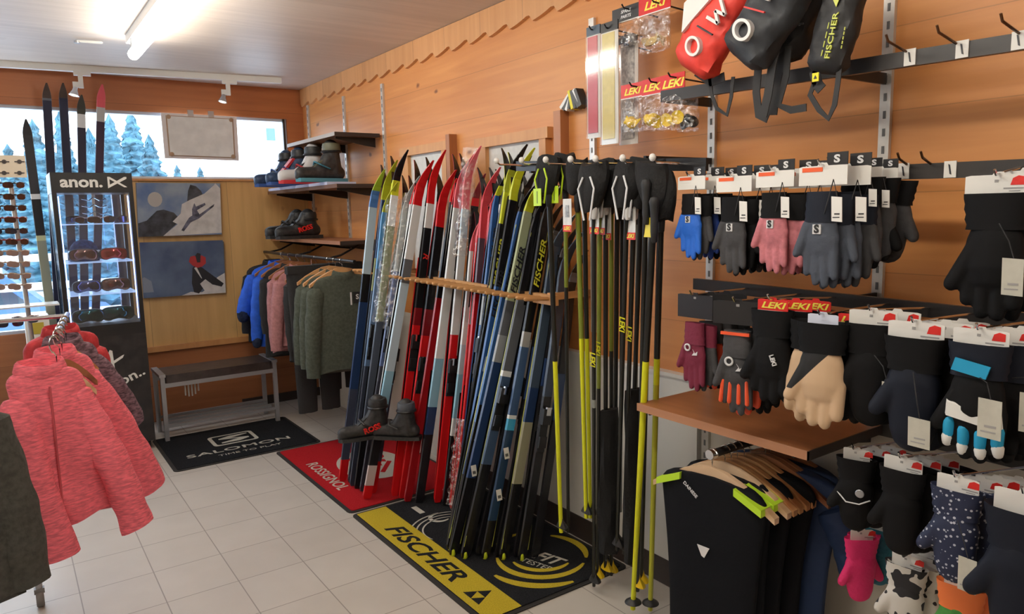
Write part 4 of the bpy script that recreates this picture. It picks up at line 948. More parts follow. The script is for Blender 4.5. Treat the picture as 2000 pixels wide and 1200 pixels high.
def trousers(loc, th, M, L, lb, wleg=.085):
    t = thing('trousers', lb, 'trousers', loc, 'black trousers under the green sweatshirts', rot=(0, 0, th))
    b = MB()
    for s in (-1, 1):
        rings = [[(s*wleg*.95+(wleg*(1.05-.3*q)*math.cos(a))*(1+.05*wr(a, q, s)), .03*math.sin(a)*(1+.3*wr(a, q*2, s)), -L*q) for a in [2*PI*k/18 for k in range(18)]] for q in [i/12 for i in range(13)]]
        b.loft(rings)
    b.build('trouser_legs', M, t, True); b = MB(); b.box(-.17, .17, -.03, .03, -.04, .01); b.build('waistband', M, t, True); b = MB(); b.tube([(0, 0, .01), (0, 0, .045)], .004, 6); b.build('clip_hook', chrome, t, True)
    return t
trousers((1.66, 4.64, 1.215), PI, charc, .97, 'black trousers hanging lowest, seen below the green sweatshirts')
trousers((1.86, 4.70, 1.215), PI, charc, .86, 'shorter black trousers hanging nearer the wall than the lowest ones')

# ------------------------------------------------------------------ chrome arm with sleeveless shirts under the brown shelf
RX0, RY, RZ2 = 1.70, 1.395, .80
t = thing('hanging_rail', 'black and chrome hanging arm under the wide brown shelf', 'clothes rail', (1.95, RY, RZ2))
b = MB(); b.tube([(RX0+.02, RY, RZ2), (xr-.016, RY, RZ2)], .013, 12); b.build('arm', black, t)
b = MB(); b.tube([(RX0, RY, RZ2), (RX0+.025, RY, RZ2)], .0155, 12); b.build('end_cap', chrome, t)
b = MB(); b.box(xr-.017, xr-.0145, RY-.03, RY+.03, RZ2-.05, RZ2+.05); b.build('wall_plate', blackm, t)
G = 'sleeveless shirts on the hanging arm'; GH = 'hangers on the hanging arm'
limec = mat('lime_cloth', (.50, .78, .03), .6); blk2 = mat('sports_black_cloth', (.006, .007, .010), .8, bump=.1, bscale=60, spec=.15); nav2 = mat('sports_navy_cloth', (.01, .03, .10), .75, bump=.15, bscale=50)
def vest(x, M, lb, L=.8, seed=0., lim=False, dz=0., wsh=.16, dy=0., th=PI/2+.1, sl=None):
    t = garment('sleeveless_shirt', lb, 'shirt', G, (x, RY+dy, RZ2-dz), th, M, wsh, .14, L, .03, sl, seed, None, None, fold=.025, neck=.085, waist=.93)
    if lim:
        for s in (-1, 1):
            b = MB(); b.obox((s*.140, .004, -.106), V(s*.045, 0, -.020), V(0, .031, 0), V(.0, 0, .011)); b.build('shoulder_panel', limec, t, True)
        for s in (-1,):
            b = MB(); b.loft([[(s*.125, .02, -.50), (s*.13, .028, -.50), (s*.135, .01, -.50)], [(s*.10, .026, -.64), (s*.125, .036, -.64), (s*.142, .012, -.64)], [(s*.08, .030, -.8), (s*.10, .035, -.8), (s*.145, .012, -.8)]]); b.build('side_panel', limec, t, True)
    return t
t = vest(1.715, blk2, 'front black sleeveless shirt with lime shoulders and white triangle emblem', .80, 1., True, wsh=.185)
b = MB(); b.prism([(-.022, .012), (.022, .012), (.004, -.024), (-.006, -.02)], (0.005, .034, -.30), (-1, 0, 0), (0, 0, 1), (0, 1, 0), .0015); b.build('emblem', reflw, t, True)
text('DAINESE', .008, (0, .036, -.62), (-1, 0, 0), (0, 0, 1), reflw, t, local=True, bold=.01)
text('DAINESE', .011, (.055, .034, -.12), (-.8, 0, -.6), (-.6, 0, .8), reflw, t, local=True, bold=.02)
vest(1.775, blk2, 'second black sleeveless shirt with lime shoulders, behind the front one', .80, 2., True)
vest(1.835, blk2, 'plain black sleeveless shirt in the middle of the hanging arm', .72, 3., wsh=.19)
vest(1.90, blk2, 'plain black sleeveless shirt just before the navy one', .7, 4., dy=-.02, wsh=.2)
vest(1.96, nav2, 'navy short sleeved shirt hanging behind the black ones', .76, 5., dy=-.06, wsh=.21, sl=[(-1, .06, .22, .055, .05, .02)])
vest(2.03, nav2, 'rearmost navy shirt on the hanging arm, next to the wall', .76, 6., dy=-.03, wsh=.2, sl=[(-1, .05, .2, .055, .05, .02)])
for k, (x, M) in enumerate(((1.715, hw3), (1.775, hw3), (1.805, hw1), (1.835, hw1), (1.87, hw1), (1.90, hw1), (1.935, hw2), (1.96, hw2), (2.03, hw2))):
    hanger((x, RY+(0 if k < 6 else -.03), RZ2+.012), PI/2+.1, M, nth(k)+' hanger on the chrome arm, counted from its open end', GH)
# ------------------------------------------------------------------ peg rack
PZ = 1.195
pegw = wood('peg_wood', (.50, .26, .10), (.62, .35, .15), (.35, .14, .05), 'x', None)
t = thing('ski_peg_rack', 'long wooden peg rack on the right wall holding the skis', 'ski rack', (1.98, 3.2, PZ))
b = MB(); q0, q1 = V(1.87, 4.16, 1.20), V(1.935, 2.42, 1.16); b.obox((q0+q1)/2, V(.012, 0, 0), (q1-q0)/2, V(0, 0, .022)); b.build('rail_board', pegw, t)
PEGN = 30
for k in range(PEGN):
    f_ = k/(PEGN-1); y = 4.10-1.64*f_; X_ = 1.725+.075*f_; z = 1.205-.04*f_; b = MB(); b.cap((X_, y, z+.01), (X_+.14, y, z), .009, .009, 8); b.build('peg', pegw, t)
for y in (2.46, 3.4, 4.12):
    b = MB(); b.box(1.87+(4.16-y)*.037, xr, y-.02, y+.02, PZ-.035, PZ-.005); b.build('wall_block', pegw, t)

# ------------------------------------------------------------------ skis in the rack
wB = mat('word_black', (.02, .02, .03), .4); wY = mat('word_yellow', (.72, .74, .05), .4); wS = mat('word_silver', (.6, .62, .6), .35)
pitch = 1.64/(PEGN-1)
def slot(k): return 4.10-(k+.5)*pitch
CSZ = math.sin(YAW)
G = 'cross-country skis in the peg rack'
# (slot, tail x, front tip picture point, bands front, bands of its mate or None, label, extras)
blu = [(.10, YL), (.22, PB), (.30, (.45, .6, .75)), (.40, K), (.55, NV), (.75, (.05, .10, .2)), (.9, K), (1, RD)]
def fis(c, w_, tipc=K, lab=YL): return [(.05, tipc), (.085, lab), (.36, c), (.44, w_), (.60, c), (.62, GY), (.75, NV), (1, K)]
SK = [
 (3, 1.50, 733, 318, [(.07, (.35, .5, .03)), (.12, (.08, .2, .5)), (.33, PB), (.42, K), (.70, NV), (.93, (.05, .06, .10)), (1, RD)], None, 'white and navy ski with green yellow tip, leftmost in the rack', {}),
 (4, 1.53, 757, 300, [(.12, (.42, .46, .02)), (.3, NV), (.4, OL), (1, (.03, .04, .06))], [(.1, K), (1, (.06, .09, .16))], 'navy ski with olive yellow tip, second slot of the rack', {}),
 (5, 1.52, 757, 343, [(.1, (.42, .46, .02)), (.28, (.1, .3, .6)), (.6, (.12, .2, .35)), (1, (.04, .05, .08))], None, 'shorter blue ski with yellow tip', dict(bind=.52)),
 (6, 1.52, 777, 280, [(.09, K), (.13, YL), (.22, WT_), (.5, (.3, .34, .2)), (.8, (.08, .1, .14)), (1, K)], [(.09, K), (.12, YL), (.55, OL), (1, K)], 'black tipped ski wrapped in clear film near the left of the rack', dict(wrap=(.14, .5))),
 (7, 1.53, 800, 330, [(.3, (.45, .5, .5)), (.6, (.1, .14, .3)), (1, (.05, .05, .07))], [(.3, (.3, .4, .3)), (1, K)], 'silver green ski seen through crinkled film', dict(wrap=(.05, .48), bind=.5)),
 (8, 1.56, 813, 318, [(.10, RD), (.28, WT_), (.38, K), (.6, WT_), (.66, (.1, .25, .45)), (.9, (.06, .06, .1)), (1, RD)], [(.1, RD), (1, K)], 'white ski with slim red tip', dict(bind=.6)),
 (9, 1.50, 825, 300, [(.13, RD), (.29, WT_), (.36, GY), (.62, PB), (.74, LB), (.82, NV), (.90, K), (.96, (.6, .5, .5)), (1, RD)], [(.1, RD), (.7, WT_), (1, K)], 'white and pale blue ski whose red tail stands on the red mat', {}),
 (10, 1.64, 848, 280, [(.15, RD), (.22, WT_), (.45, K), (.5, DR), (.8, RD), (1, RD)], [(.15, K), (.3, WT_), (1, RD)], 'red and white ski with tall red tip', dict(words=[('R', .30, .03, 'r', 0)], bind=.58)),
 (11, 1.66, 868, 318, [(.17, RD), (.42, K), (.5, DR), (1, RD)], [(.1, K), (1, RD)], 'black ski with wide red tip and red round emblem', dict(bind=.62)),
 (12, 1.66, 893, 300, [(.05, K), (.12, RD), (.4, K), (1, (.35, .01, .015))], None, 'dark ski with red band behind the tall red tips', {}),
 (13, 1.70, 902, 288, [(.15, PK), (.42, WT_), (.58, WT_), (.72, LB), (.8, NV), (1, K)], [(.15, PK), (.5, WT_), (1, DR)], 'long white ski with pink tip, crossing to a blue tail', {}),
 (14, 1.78, 916, 272, [(.17, PK), (.25, PB), (.52, WT_), (1, RD)], [(.17, PK), (.4, DR), (1, RD)], 'white ski with highest pink tip in the middle of the rack', dict(wrap=(.0, .3), bind=.64)),
 (15, 1.80, 935, 395, [(.14, PK), (.45, WT_), (.55, PB), (.7, LB), (.76, WT_), (1, K)], [(.13, PK), (.5, WT_), (1, RD)], 'short white child ski with pink tip', {}),
 (16, 1.81, 945, 372, [(.14, PK), (.4, PB), (1, RD)], [(.14, PK), (1, RD)], 'short pale blue and red ski with pink tip', dict(wrap=(.7, .98))),
 (17, 1.80, 958, 312, [(.2, (.7, .07, .09)), (.36, (.12, .07, .1)), (1, RD)], [(.2, (.7, .07, .09)), (1, RD)], 'dark red ski with bright red pointed tip', dict(wrap=(.72, .99))),
 (18, 1.82, 972, 330, [(.2, (.7, .07, .09)), (1, (.3, .012, .018))], [(.2, PK), (1, RD)], 'deep red ski, last of the red ones', {}),
 (19, 1.74, 988, 310, fis(BL, (.4, .42, .44)), [(.08, K), (1, NV)], 'blue ski with black lettering, first of the blue and black group', dict(words=[('FISCHER', .23, .030, 'B', 1)])),
 (20, 1.74, 998, 307, [(.1, K), (.13, WT_), (.4, (.2, .3, .5)), (1, NV)], [(.08, K), (1, K)], 'navy ski with black tip and pale patch', dict(emb=.55)),
 (21, 1.66, 1009, 268, [(.06, K), (.12, (.45, .5, .04)), (.2, YL), (.60, K), (.615, WT_), (1, K)], [(.05, K), (.1, YL), (1, K)], 'black ski with tall yellow and black tip and yellow lettering', dict(words=[('FISCHER', .30, .032, 'Y', 1)], edge=True)),
 (22, 1.60, 1032, 275, [(.13, YL), (.35, K), (.52, BL), (.8, BL), (1, K)], [(.12, YL), (1, K)], 'blue ski under the highest yellow tip', dict(words=[('FISCHER', .37, .032, 'B', 1)], edge=True)),
 (23, 1.56, 1047, 330, [(.1, K), (.38, BL), (.66, (.04, .13, .36)), (.8, NV), (1, K)], [(.1, K), (1, K)], 'long bright blue ski with black lettering, just left of the hanging poles', dict(words=[('FISCHER', .27, .032, 'B', 1)], edge=True)),
 (24, 1.54, 1060, 318, [(.05, K), (.10, YL), (.34, (.42, .48, .30)), (.43, GY), (.5, (.3, .32, .34)), (.8, NV), (1, K)], [(.1, K), (1, K)], 'grey green ski with pale lettering', dict(words=[('FISCHER', .26, .030, 'B', 1)], edge=True)),
 (25, 1.57, 1080, 345, [(.3, K), (.5, GY), (.515, WT_), (.75, (.05, .09, .17)), (1, K)], [(.1, K), (1, K)], 'slate ski with short white stripe, behind the lime tag', dict(edge=True, bind=.6)),
 (26, 1.64, 1100, 335, [(.4, K), (.44, (.4, .4, .4)), (.62, (.05, .10, .22)), (.63, WT_), (.66, (.05, .35, .6)), (.9, (.02, .05, .11)), (1, K)], [(.1, K), (1, K)], 'dark blue ski with tall yellow lettering near the hanging poles', dict(words=[('FISCHER', .22, .030, 'Y', 1)], edge=True)),
 (27, 1.70, 1118, 400, [(.5, (.06, .09, .14)), (.6, NV), (.78, (.3, .29, .2)), (1, K)], [(.1, K), (1, K)], 'slate and cream striped ski at the right end of the rack', dict(edge=True)),
 (28, 1.76, 1130, 430, [(.5, (.04, .06, .1)), (1, K)], [(.1, K), (1, K)], 'plain dark ski in the last slot of the rack', dict(edge=True, bind=.6)),
]
film = clear('crinkled_film', (.97, .98, .99), .16, .12, .8)
def wrapfilm(t, tip, tail, f0, f1):
    tip, tail = Vector(tip), Vector(tail); L = (tip-tail); rnd = random.Random(int(f0*100+tail.y*1000)); b = MB(); n = 12; rings = []
    for i in range(19):
        q = i/18; c = tip-L*(f0+(f1-f0)*q); r = .034+.010*rnd.random()
        rings.append([c+V(math.cos(2*PI*k/n)*r*1.05*(.8+.4*rnd.random()), math.sin(2*PI*k/n)*r*(.8+.4*rnd.random()), 0) for k in range(n)])
    b.loft(rings, cap=False); b.build('clear_film', film, t)
yedge = mat('ski_yellow_edge', (.42, .44, .06), .4)
for k, tx, px, py, ban, mate, lb, ex_ in SK:
    Y = slot(k); p = at(px, py, 1, Y)
    Zt = .0095 if tx < 1.98 and Y > 2.2 else .001
    tail = V(tx, Y-.010, Zt+.004)
    # keep the tip clear of the wall; the ski rests between its pegs
    tip = V(min(p.x, xr-.10), Y-.014, p.z-.045)
    wm_ = {'B': wB, 'Y': wY, 'r': redp, 'S': wS}
    t = ski(tip, tail, None, (0, -1, 0), ban, lb, G, width=(.046, .052, .044, .050)[k % 4], bind=(ex_['bind'], chrome) if 'bind' in ex_ else None, words=[(s, f_, h, wm_[c_], d_) for s, f_, h, c_, d_ in ex_.get('words', ())], curl=.17, rise=.105)
    if ex_.get('edge'):
        b = MB(); Ld = (tip-tail).normalized(); Wd = Ld.cross(V(0, -1, 0)).normalized()
        for s in ((-1,) if k % 2 else (1,)):
            b.obox(tail.lerp(tip, .45)+Wd*(s*.0225)+V(0, -.008, 0), Ld*((tip-tail).length*.42), Wd*.0012, V(0, .004, 0))
        b.build('edge_stripe', yedge, t)
        b = MB(); b.cap(tail+V(0, -.004, .004), tail+V(0, -.004, .02), .012, .010, 8); b.build('tail_protector', mat('protector_lime', (.6, .7, .03), .4), t)
    if k in (21, 23, 24, 26):
        for f_ in ((.72, .83) if k != 24 else (.78,)):
            q = tip.lerp(tail, f_)+V(0, -.026, 0); b = MB(); b.obox(q, V(.013, 0, 0), V(0, .001, 0), V(-.003, 0, .026)); st_ = b.build('price_sticker', card, t); b = MB(); b.obox(q+V(0, -.0014, -.008), V(.008, 0, 0), V(0, .0003, 0), V(-.001, 0, .007)); b.build('bar_print', MATS['slot_dark'], st_)
    if 'emb' in ex_:
        q = tip.lerp(tail, ex_['emb'])+V(0, -.027, 0); b = MB(); b.prism([(-.02, -.02), (.02, -.02), (0, .03)], q, (1, 0, 0), (0, 0, 1), (0, -1, 0), .001); b.build('emblem', wY, t)
    if 'wrap' in ex_: wrapfilm(t, tip+V(0, -.01, 0), tail+V(0, -.01, 0), *ex_['wrap'])
    if mate:
        tm = V(tx+.012, Y+.008, Zt+.004); ti = V(min(p.x+.012, xr-.08), Y+.012, p.z-.045+.02*math.sin(k*3))
        ski(ti, tm, None, (0, 1, 0), mate, 'mate right behind the '+' '.join(lb.split(',')[0].split()[:11]), G, curl=.17, rise=.105, bind=(.55, chrome) if k % 3 == 0 else None)
for k, tx, px, py, ban, mate, lb, ex_ in SK:
    if k < 14: continue
    Y = slot(k)-.028; p = at(px+10, py+14+16*(k % 3), 1, Y)
    ski(V(min(p.x+.03, xr-.07), Y, p.z-.06), V(tx+.06, Y, .0135), None, (0, -1, 0), [(.07, K if k > 18 else DR), (.1, GY if k > 18 else RD), (.4, K), (.55, NV if k > 18 else (.25, .01, .015)), (1, K if k > 18 else (.3, .01, .015))],
        'inner dark ski right behind the '+' '.join(lb.split(',')[0].split()[:10]), G, curl=.15, rise=.08, width=.042, bind=(.55, chrome) if k % 2 else None)
# boots tied to the skis
zz = at(770, 830, 1, 3.55)
q = at(745, 852, 1, 3.5); boot(q.x, 3.5, q.z, PI*.95, bb, bb, bb, 'black and red boot with red lettering tied among the skis low down', True, 'boots tied to the skis', 'ROSS', redp, 1.0)
q = at(800, 858, 1, 3.36); boot(q.x, 3.36, q.z, PI*.75, bb, mat('boot_dark_grey', (.07, .08, .1), .5), bb, 'black boot with grey cuff tied lower among the skis', True, 'boots tied to the skis', None, None, .95)

# ------------------------------------------------------------------ hook rail with poles
t = thing('pole_hook_rail', 'black metal hook rail on the wall carrying the ski poles', 'hook rail', (2.0, 2.2, 1.70))
r0, r1 = V(1.80, 2.50, 1.733), V(1.80, 1.50, 1.677)
b = MB(); b.obox((r0+r1)/2, V(.006, 0, 0), (r1-r0)/2, V(0, 0, .02)); b.build('bar', blackm, t)
for y in (2.41, 1.765):
    b = MB(); b.box(1.80, xr-.014, y-.006, y+.006, 1.70, 1.722); b.build('bar_arm', blackm, t)
HKY = [2.44, 2.27, 2.12, 1.98, 1.85, 1.72, 1.59]
for y in HKY:
    z = r1.z+(r0.z-r1.z)*(y-1.50)/1.0
    b = MB(); b.tube([(1.80, y, z), (1.75, y, z+.004), (1.67, y, z+.004), (1.655, y, z+.016)], .004, 7); b.build('hook', chrome, t)
    b = MB(); b.cap((1.655, y, z+.018), (1.655, y, z+.02), .011, .011, 10); b.build('hook_ball', white, t)
G = 'ski poles on the hook rail'
gripm = mat('grip_black', (.015, .015, .017), .6); gripw = mat('grip_white', (.72, .72, .72), .45); strapk = mat('strap_black_web', (.006, .006, .007), .85, bump=.3)
basky = mat('basket_yellow', (.85, .58, .01), .4); baskk = mat('basket_black', (.02, .02, .022), .45); pyel = mat('pole_yellow', (.72, .74, .015), .32); pyel2 = mat('pole_dull_yellow', (.52, .52, .04), .35)
pblk = mat('pole_black', (.012, .013, .012), .28); pgry = mat('pole_grey_stripe', (.3, .32, .3), .3); pgrn = mat('pole_green_black', (.2, .24, .03), .3); tagw = mat('tag_white', (.72, .72, .7), .45, noise=.1, nscale=40)
def strap(t, p, wdt, trim, big=1., seed=0):
    """padded hand strap hanging over the grip"""
    rnd = random.Random(seed); b = MB(); n = 14; H = .135*big; wdt = wdt*1.25; rings = []
    for i in range(9):
        q = i/8; z = p.z+.055-H*q; hw = wdt*(.45+.75*math.sin(PI*min(1, q*.8+.15))**.8)*(1-.45*q); dx = (.03*big*(q-.2)*(1 if seed % 2 else -1)*.6)
        rings.append([(p.x+.030*math.cos(a)*(1+.1*rnd.random()), p.y+dx+hw*math.sin(a), z+.008*math.sin(2*a+seed)) for a in [2*PI*k/n for k in range(n)]])
    b.loft(rings); b.build('hand_strap', strapk, t)
    if trim:
        for s in (-1, 1):
            b = MB(); b.tube([(p.x-.034, p.y+s*wdt*.25, p.z+.01), (p.x-.037, p.y+s*wdt*.55, p.z-.03), (p.x-.034, p.y+s*wdt*.2, p.z-H*.85)], .0035, 6, up=(1, 0, 0)); b.build('strap_trim', trim, t)
def pole(X, top, bot, r, segs, lb, grip=gripm, st=None, tg=None, bk='y', word=None, X2=None):
    """top/bot: picture points of grip top and tip; X: distance plane"""
    a = at(top[0], top[1], 0, X); Y = a.y; c = at(bot[0], bot[1], 1, Y); a = V(X, Y, a.z)
    c = V(X2 if X2 else X, at(bot[0], bot[1], 0, X2 or X).y, max(.03, at(bot[0], bot[1], 0, X2 or X).z))
    t = thing('ski_pole', lb, 'ski pole', (c.x, c.y, c.z), G)
    D = c-a; L = D.length; D.normalize(); o = 0
    for k, (f_, M) in enumerate(segs):
        b = MB(); p0, p1 = a+D*(max(.12, o*L)), a+D*(f_*L); b.tube([p0, p1], [r*(1.1-.25*o), r*(1.1-.25*f_)], 10, 0); b.build('shaft' if k == 0 else 'shaft_section', M, t); o = f_
    b = MB(); b.lathe([(.006, -.135), (.010, -.13), (.0125, -.10), (.0125, -.05), (.015, -.02), (.017, -.005), (.012, .006), (.003, .01)][::-1], a, 14, axis=-D if False else (0, 0, 1))
    b.build('grip', grip, t)
    if bk:
        M = basky if bk == 'y' else baskk
        q = c-D*.03; b = MB()
        if bk == 'r': b.lathe([(.007, .02), (.03, .004), (.032, 0), (.028, -.002), (.006, -.004)], q, 18)
        else:
            n = 12; rings = [[q+V(rr*math.cos(2*PI*k/n)*(1 if math.cos(2*PI*k/n) > -.2 else .3), rr*math.sin(2*PI*k/n), z) for k in range(n)] for rr, z in ((.008, .04), (.013, .02), (.026, .0), (.030, -.008), (.024, -.010), (.008, -.006))]; b.loft(rings)
        b.build('basket', M, t)
        b = MB(); b.tube([q-V(0, 0, .005), q-V(0, 0, .028)], [.005, .002], 8); b.build('tip', alu, t)
    if st: strap(t, a, *st)
    if tg:
        kind, h, col, foot, dy = tg; z1 = a.z-(.065 if kind == 'lime' else .085); yy = a.y+dy; xx = a.x-.055
        b = MB(); b.obox((xx, yy, z1-h/2), V(.0008, 0, 0), V(.004, .029, 0), V(0, 0, h/2)); b.build('tag', col, t)
        if foot:
            b = MB(); b.obox((xx-.0012, yy, z1-h+.012), V(.0009, 0, 0), V(.004, .029, 0), V(0, 0, .012)); b.build('tag_footer', redp, t)
            text('LEKI', .013, (xx-.0026, yy, z1-h+.012), (-.16, -1, 0), (0, 0, 1), mat('word_bright_yellow', (.9, .8, .1), .5), t, bold=.03, shear=.3, wscale=1.3)
            b = MB(); b.obox((xx-.001, yy, z1-.045), V(.0007, 0, 0), V(.003, .014, 0), V(0, 0, .022)); b.build('tag_picture', mat('tag_print_grey', (.3, .32, .34), .5, noise=.5, nscale=90), t)
        elif kind == 'lime':
            b = MB(); b.obox((xx-.001, yy, z1-h/2), V(.0007, 0, 0), V(.0004, .002, 0), V(0, 0, h*.35)); b.build('tag_print', wB, t)
    if word:
        s, f_, M = word; q = a+D*(f_*L); text(s, .019, q+V(-.0125*r/.0085, -.004, 0), D, V(.5, -.86, 0) if False else D.cross(V(.75, .66, 0)), M, t, bold=.03, shear=.3, wscale=1.1)
    return t
WYb = mat('word_pole_yellow', (.85, .85, .03), .4)
lm = (.6,)
P_ = [
 (1.90, (1071, 335), (1096, 1040), .0105, [(.5, pblk), (1, pyel)], 'neon yellow pole at the left end of the hanging poles', dict(st=(.055, lime, 1.05, 1), tg=('lime', .065, lime, False, 0), bk='k')),
 (1.96, (1104, 330), (1110, 1040), .008, [(.3, pgrn), (1, pblk)], 'thin green black pole behind the lime tags', dict(st=(.045, lime, 1., 2), tg=('lime', .065, lime, False, 0), bk=None)),
 (1.90, (1127, 342), (1145, 1012), .0095, [(.45, pgrn), (1, pyel)], 'neon yellow pole, left one of the slim middle pair', dict(bk='k', st=(.04, None, .9, 3))),
 (1.93, (1140, 342), (1153, 1012), .009, [(.45, pblk), (1, pyel)], 'neon yellow pole, right one of the slim middle pair', dict(bk='k', tg=('w', .12, tagw, True, .03))),
 (1.86, (1160, 352), (1160, 1150), .008, [(.5, pblk), (.52, pgry), (1, pblk)], 'black pole reaching lowest beside the yellow basket', dict(grip=gripw, st=(.06, reflw, 1.2, 5), bk='k', word=('LEKI', .40, WYb))),
 (1.90, (1172, 350), (1167, 1165), .008, [(.48, pgrn), (.7, pblk), (1, pblk)], 'black pole ending in the lowest yellow basket', dict(grip=gripw, word=('LEKI', .38, WYb), bk='y')),
 (1.93, (1183, 345), (1183, 1122), .009, [(.45, pblk), (1, pblk)], 'black pole with yellow basket, left of the basket pair', dict(grip=gripw, st=(.05, reflw, 1.2, 6), tg=('w', .115, tagw, True, 0), bk='y')),
 (1.97, (1194, 345), (1194, 1124), .008, [(.4, pgrn), (1, pblk)], 'black pole with yellow basket, right of the basket pair', dict(bk='y', tg=('w', .12, tagw, True, .0))),
 (2.00, (1206, 345), (1200, 1060), .009, [(.5, pblk), (1, pblk)], 'black pole with a red footed tag behind the white gripped ones', dict(bk='k', tg=('w', .14, tagw, True, 0))),
 (1.88, (1226, 350), (1205, 1075), .0085, [(.45, pblk), (1, pblk)], 'black pole with white rimmed grip, left of the large tag', dict(grip=gripw, st=(.05, reflw, 1.15, 7), bk='k', word=('LEKI', .35, WYb))),
 (1.91, (1240, 350), (1218, 1082), .0085, [(.45, pblk), (1, pblk)], 'black pole with white rimmed grip, just left of the large tag', dict(grip=gripw, st=(.04, reflw, 1.1, 8), bk='k', word=('LEKI', .37, WYb))),
 (1.95, (1254, 342), (1228, 1090), .0085, [(.5, pblk), (1, pblk)], 'black pole carrying the large pale tag with red foot', dict(st=(.05, None, 1.3, 9), bk='k', tg=('w', .13, tagw, True, 0))),
 (1.84, (1262, 355), (1245, 1155), .0085, [(.5, pblk), (.75, pblk), (1, pblk)], 'black pole ending in a yellow basket between the two long yellow poles', dict(bk='y')),
 (1.88, (1272, 350), (1252, 1145), .0085, [(.5, pgry), (1, pblk)], 'dark pole with yellow basket right between the long yellow poles', dict(st=(.055, None, 1.3, 10), bk='y')),
 (1.84, (1278, 390), (1236, 1190), .0115, [(.35, pblk), (.41, pyel), (1, pyel)], 'long yellow pole standing nearest the viewer, left of the two', dict(bk='r')),
 (1.90, (1292, 372), (1270, 1192), .0105, [(.36, pblk), (.42, pyel), (1, pyel2)], 'long dull yellow pole, right of the two nearest the viewer', dict(bk='r', st=(.045, None, 1.1, 12), tg=('y', .062, mat('tag_yellow', (.75, .62, .03), .45), False, 0))),
 (2.03, (1215, 360), (1212, 1000), .007, [(.6, pblk), (1, pgry)], 'slim grey striped pole in the middle, closest to the wall', dict(bk=None)),
 (2.05, (1246, 365), (1240, 1010), .007, [(.6, pgry), (1, pgry)], 'slim grey pole before the white panel', dict(bk=None)),
]
for X, tp, bt_, r, sg, lb, kw in P_: pole(X-.16, tp, bt_, r, sg, lb, X2=(X-.07 if tp[0] < 1150 else X-.02), **kw)
# two black bundles of covers around the middle poles
for k, (px0, px1, pt, pb, lb) in enumerate(((1176, 1205, 800, 1075, 'black pole sleeve bundle with baskets, left of the pair'), (1228, 1250, 760, 1095, 'slimmer black pole sleeve bundle beside the long yellow poles'))):
    c0 = at((px0+px1)/2, pt, 0, 1.86); c1 = at((px0+px1)/2-2, pb, 0, 1.90); hw = abs(at(px0, pt, 0, 1.86).y-at(px1, pt, 0, 1.86).y)*.42
    b = MB(); n = 12; rings = []
    for i in range(13):
        q = i/12; c = c0.lerp(c1, q); rr = hw*(.75+.45*q)*(1 if i not in (0,) else .6); rings.append([c+V(.045*math.cos(a)*(1+.12*math.sin(3*a+q*9)), rr*math.sin(a)*(1+.15*math.sin(4*a+q*14+k)), 0) for a in [2*PI*j/n for j in range(n)]])
    b.loft(rings); tag(b.build('pole_sleeve', strapk), lb, 'cover', 'black covers on the ski poles')
# ------------------------------------------------------------------ wide brown shelf, ledge, hook rails
t = thing('wide_shelf', 'wide brown shelf board jutting out under the hanging ski gloves', 'shelf', (1.92, 1.42, .86))
topw = wood('shelf_oak_brown', (.24, .085, .03), (.33, .13, .05), (.12, .04, .02), 'y', None, rough=.35)
c = [at(1240, 782, 2, .892), at(1565, 886, 2, .892), at(1672, 828, 2, .892), at(1385, 745, 2, .892)]
xs0 = (c[0].x+c[1].x)/2; SY0, SY1 = 1.075, 1.715
b = MB(); b.box(xs0+.004, xr-.016, SY0+.004, SY1-.002, .868, .892); b.build('board', topw, t)
b = MB(); b.box(xs0, xs0+.004, SY0, SY1, .867, .893); b.build('front_edge', wood('edge_band', (.36, .16, .08), (.45, .22, .12), (.2, .08, .04), 'y', None), t)
b = MB(); b.box(xs0, xr-.016, SY0, SY0+.004, .866, .893); b.build('end_edge', dk, t)
for y in (1.135, 1.68):
    b = MB(); b.prism([(0, 0), (.40, 0), (.40, -.012), (.08, -.035), (0, -.05)], (xr-.014, y-.003, .866), (-1, 0, 0), (0, 0, 1), (0, 1, 0), .006); b.build('bracket', blackm, t)
b = MB(); b.box(xr-.03, xr, -1, SY0-.02, .885, .925); struct('trim_7', b, mat('blue_grey_ledge', (.22, .25, .33), .35))
HR = 'hook rails on the right wall'
def hookbar(label, X, y0, y1, z0, z1, arms, hh=.019):
    t = thing('hook_rail', label, 'hook rail', (X, (y0+y1)/2, (z0+z1)/2), HR)
    a, c_ = V(X, y0, z0), V(X, y1, z1); b = MB(); b.obox((a+c_)/2, V(.009, 0, 0), (c_-a)/2, V(0, 0, hh)); b.build('bar', mat('bar_dark_grey', (.035, .032, .032), .35, .2), t)
    for y in arms:
        zz = z0+(z1-z0)*(y-y0)/(y1-y0)
        b = MB(); b.prism([(0, -.02), (.012, -.022), (xr-.014-X, -.022), (xr-.014-X, .01), (0, .01)][::-1], (X-.004, y-.004, zz), (1, 0, 0), (0, 0, 1), (0, 1, 0), .008); b.build('bar_arm', blackm, t)
    t['z0'] = z0
    return t
def zbar(y, y0, y1, z0, z1): return z0+(z1-z0)*(y-y0)/(y1-y0)
XA, XB, XC, XD = 1.90, 1.92, 1.97, 2.10
barA = (0.45, 1.78, at(2000, 82, 0, XA).z-.005, at(1735, 106, 0, XA).z+.0)
barB = (0.45, 1.66, at(2000, 331, 0, XB).z, at(1700, 331, 0, XB).z)
barC = (0.45, 1.69, at(2000, 630, 0, XC).z, at(1376, 556, 0, XC).z)
barD = (0.35, 1.12, at(2000, 905, 0, XD).z, at(1698, 832, 0, XD).z)
tA = hookbar('top dark bar with white price tickets, above the glove rows', XA, *barA, (.50, 1.135, 1.765))
tB = hookbar('second dark bar that carries the light gloves', XB, *barB, (.50, 1.135))
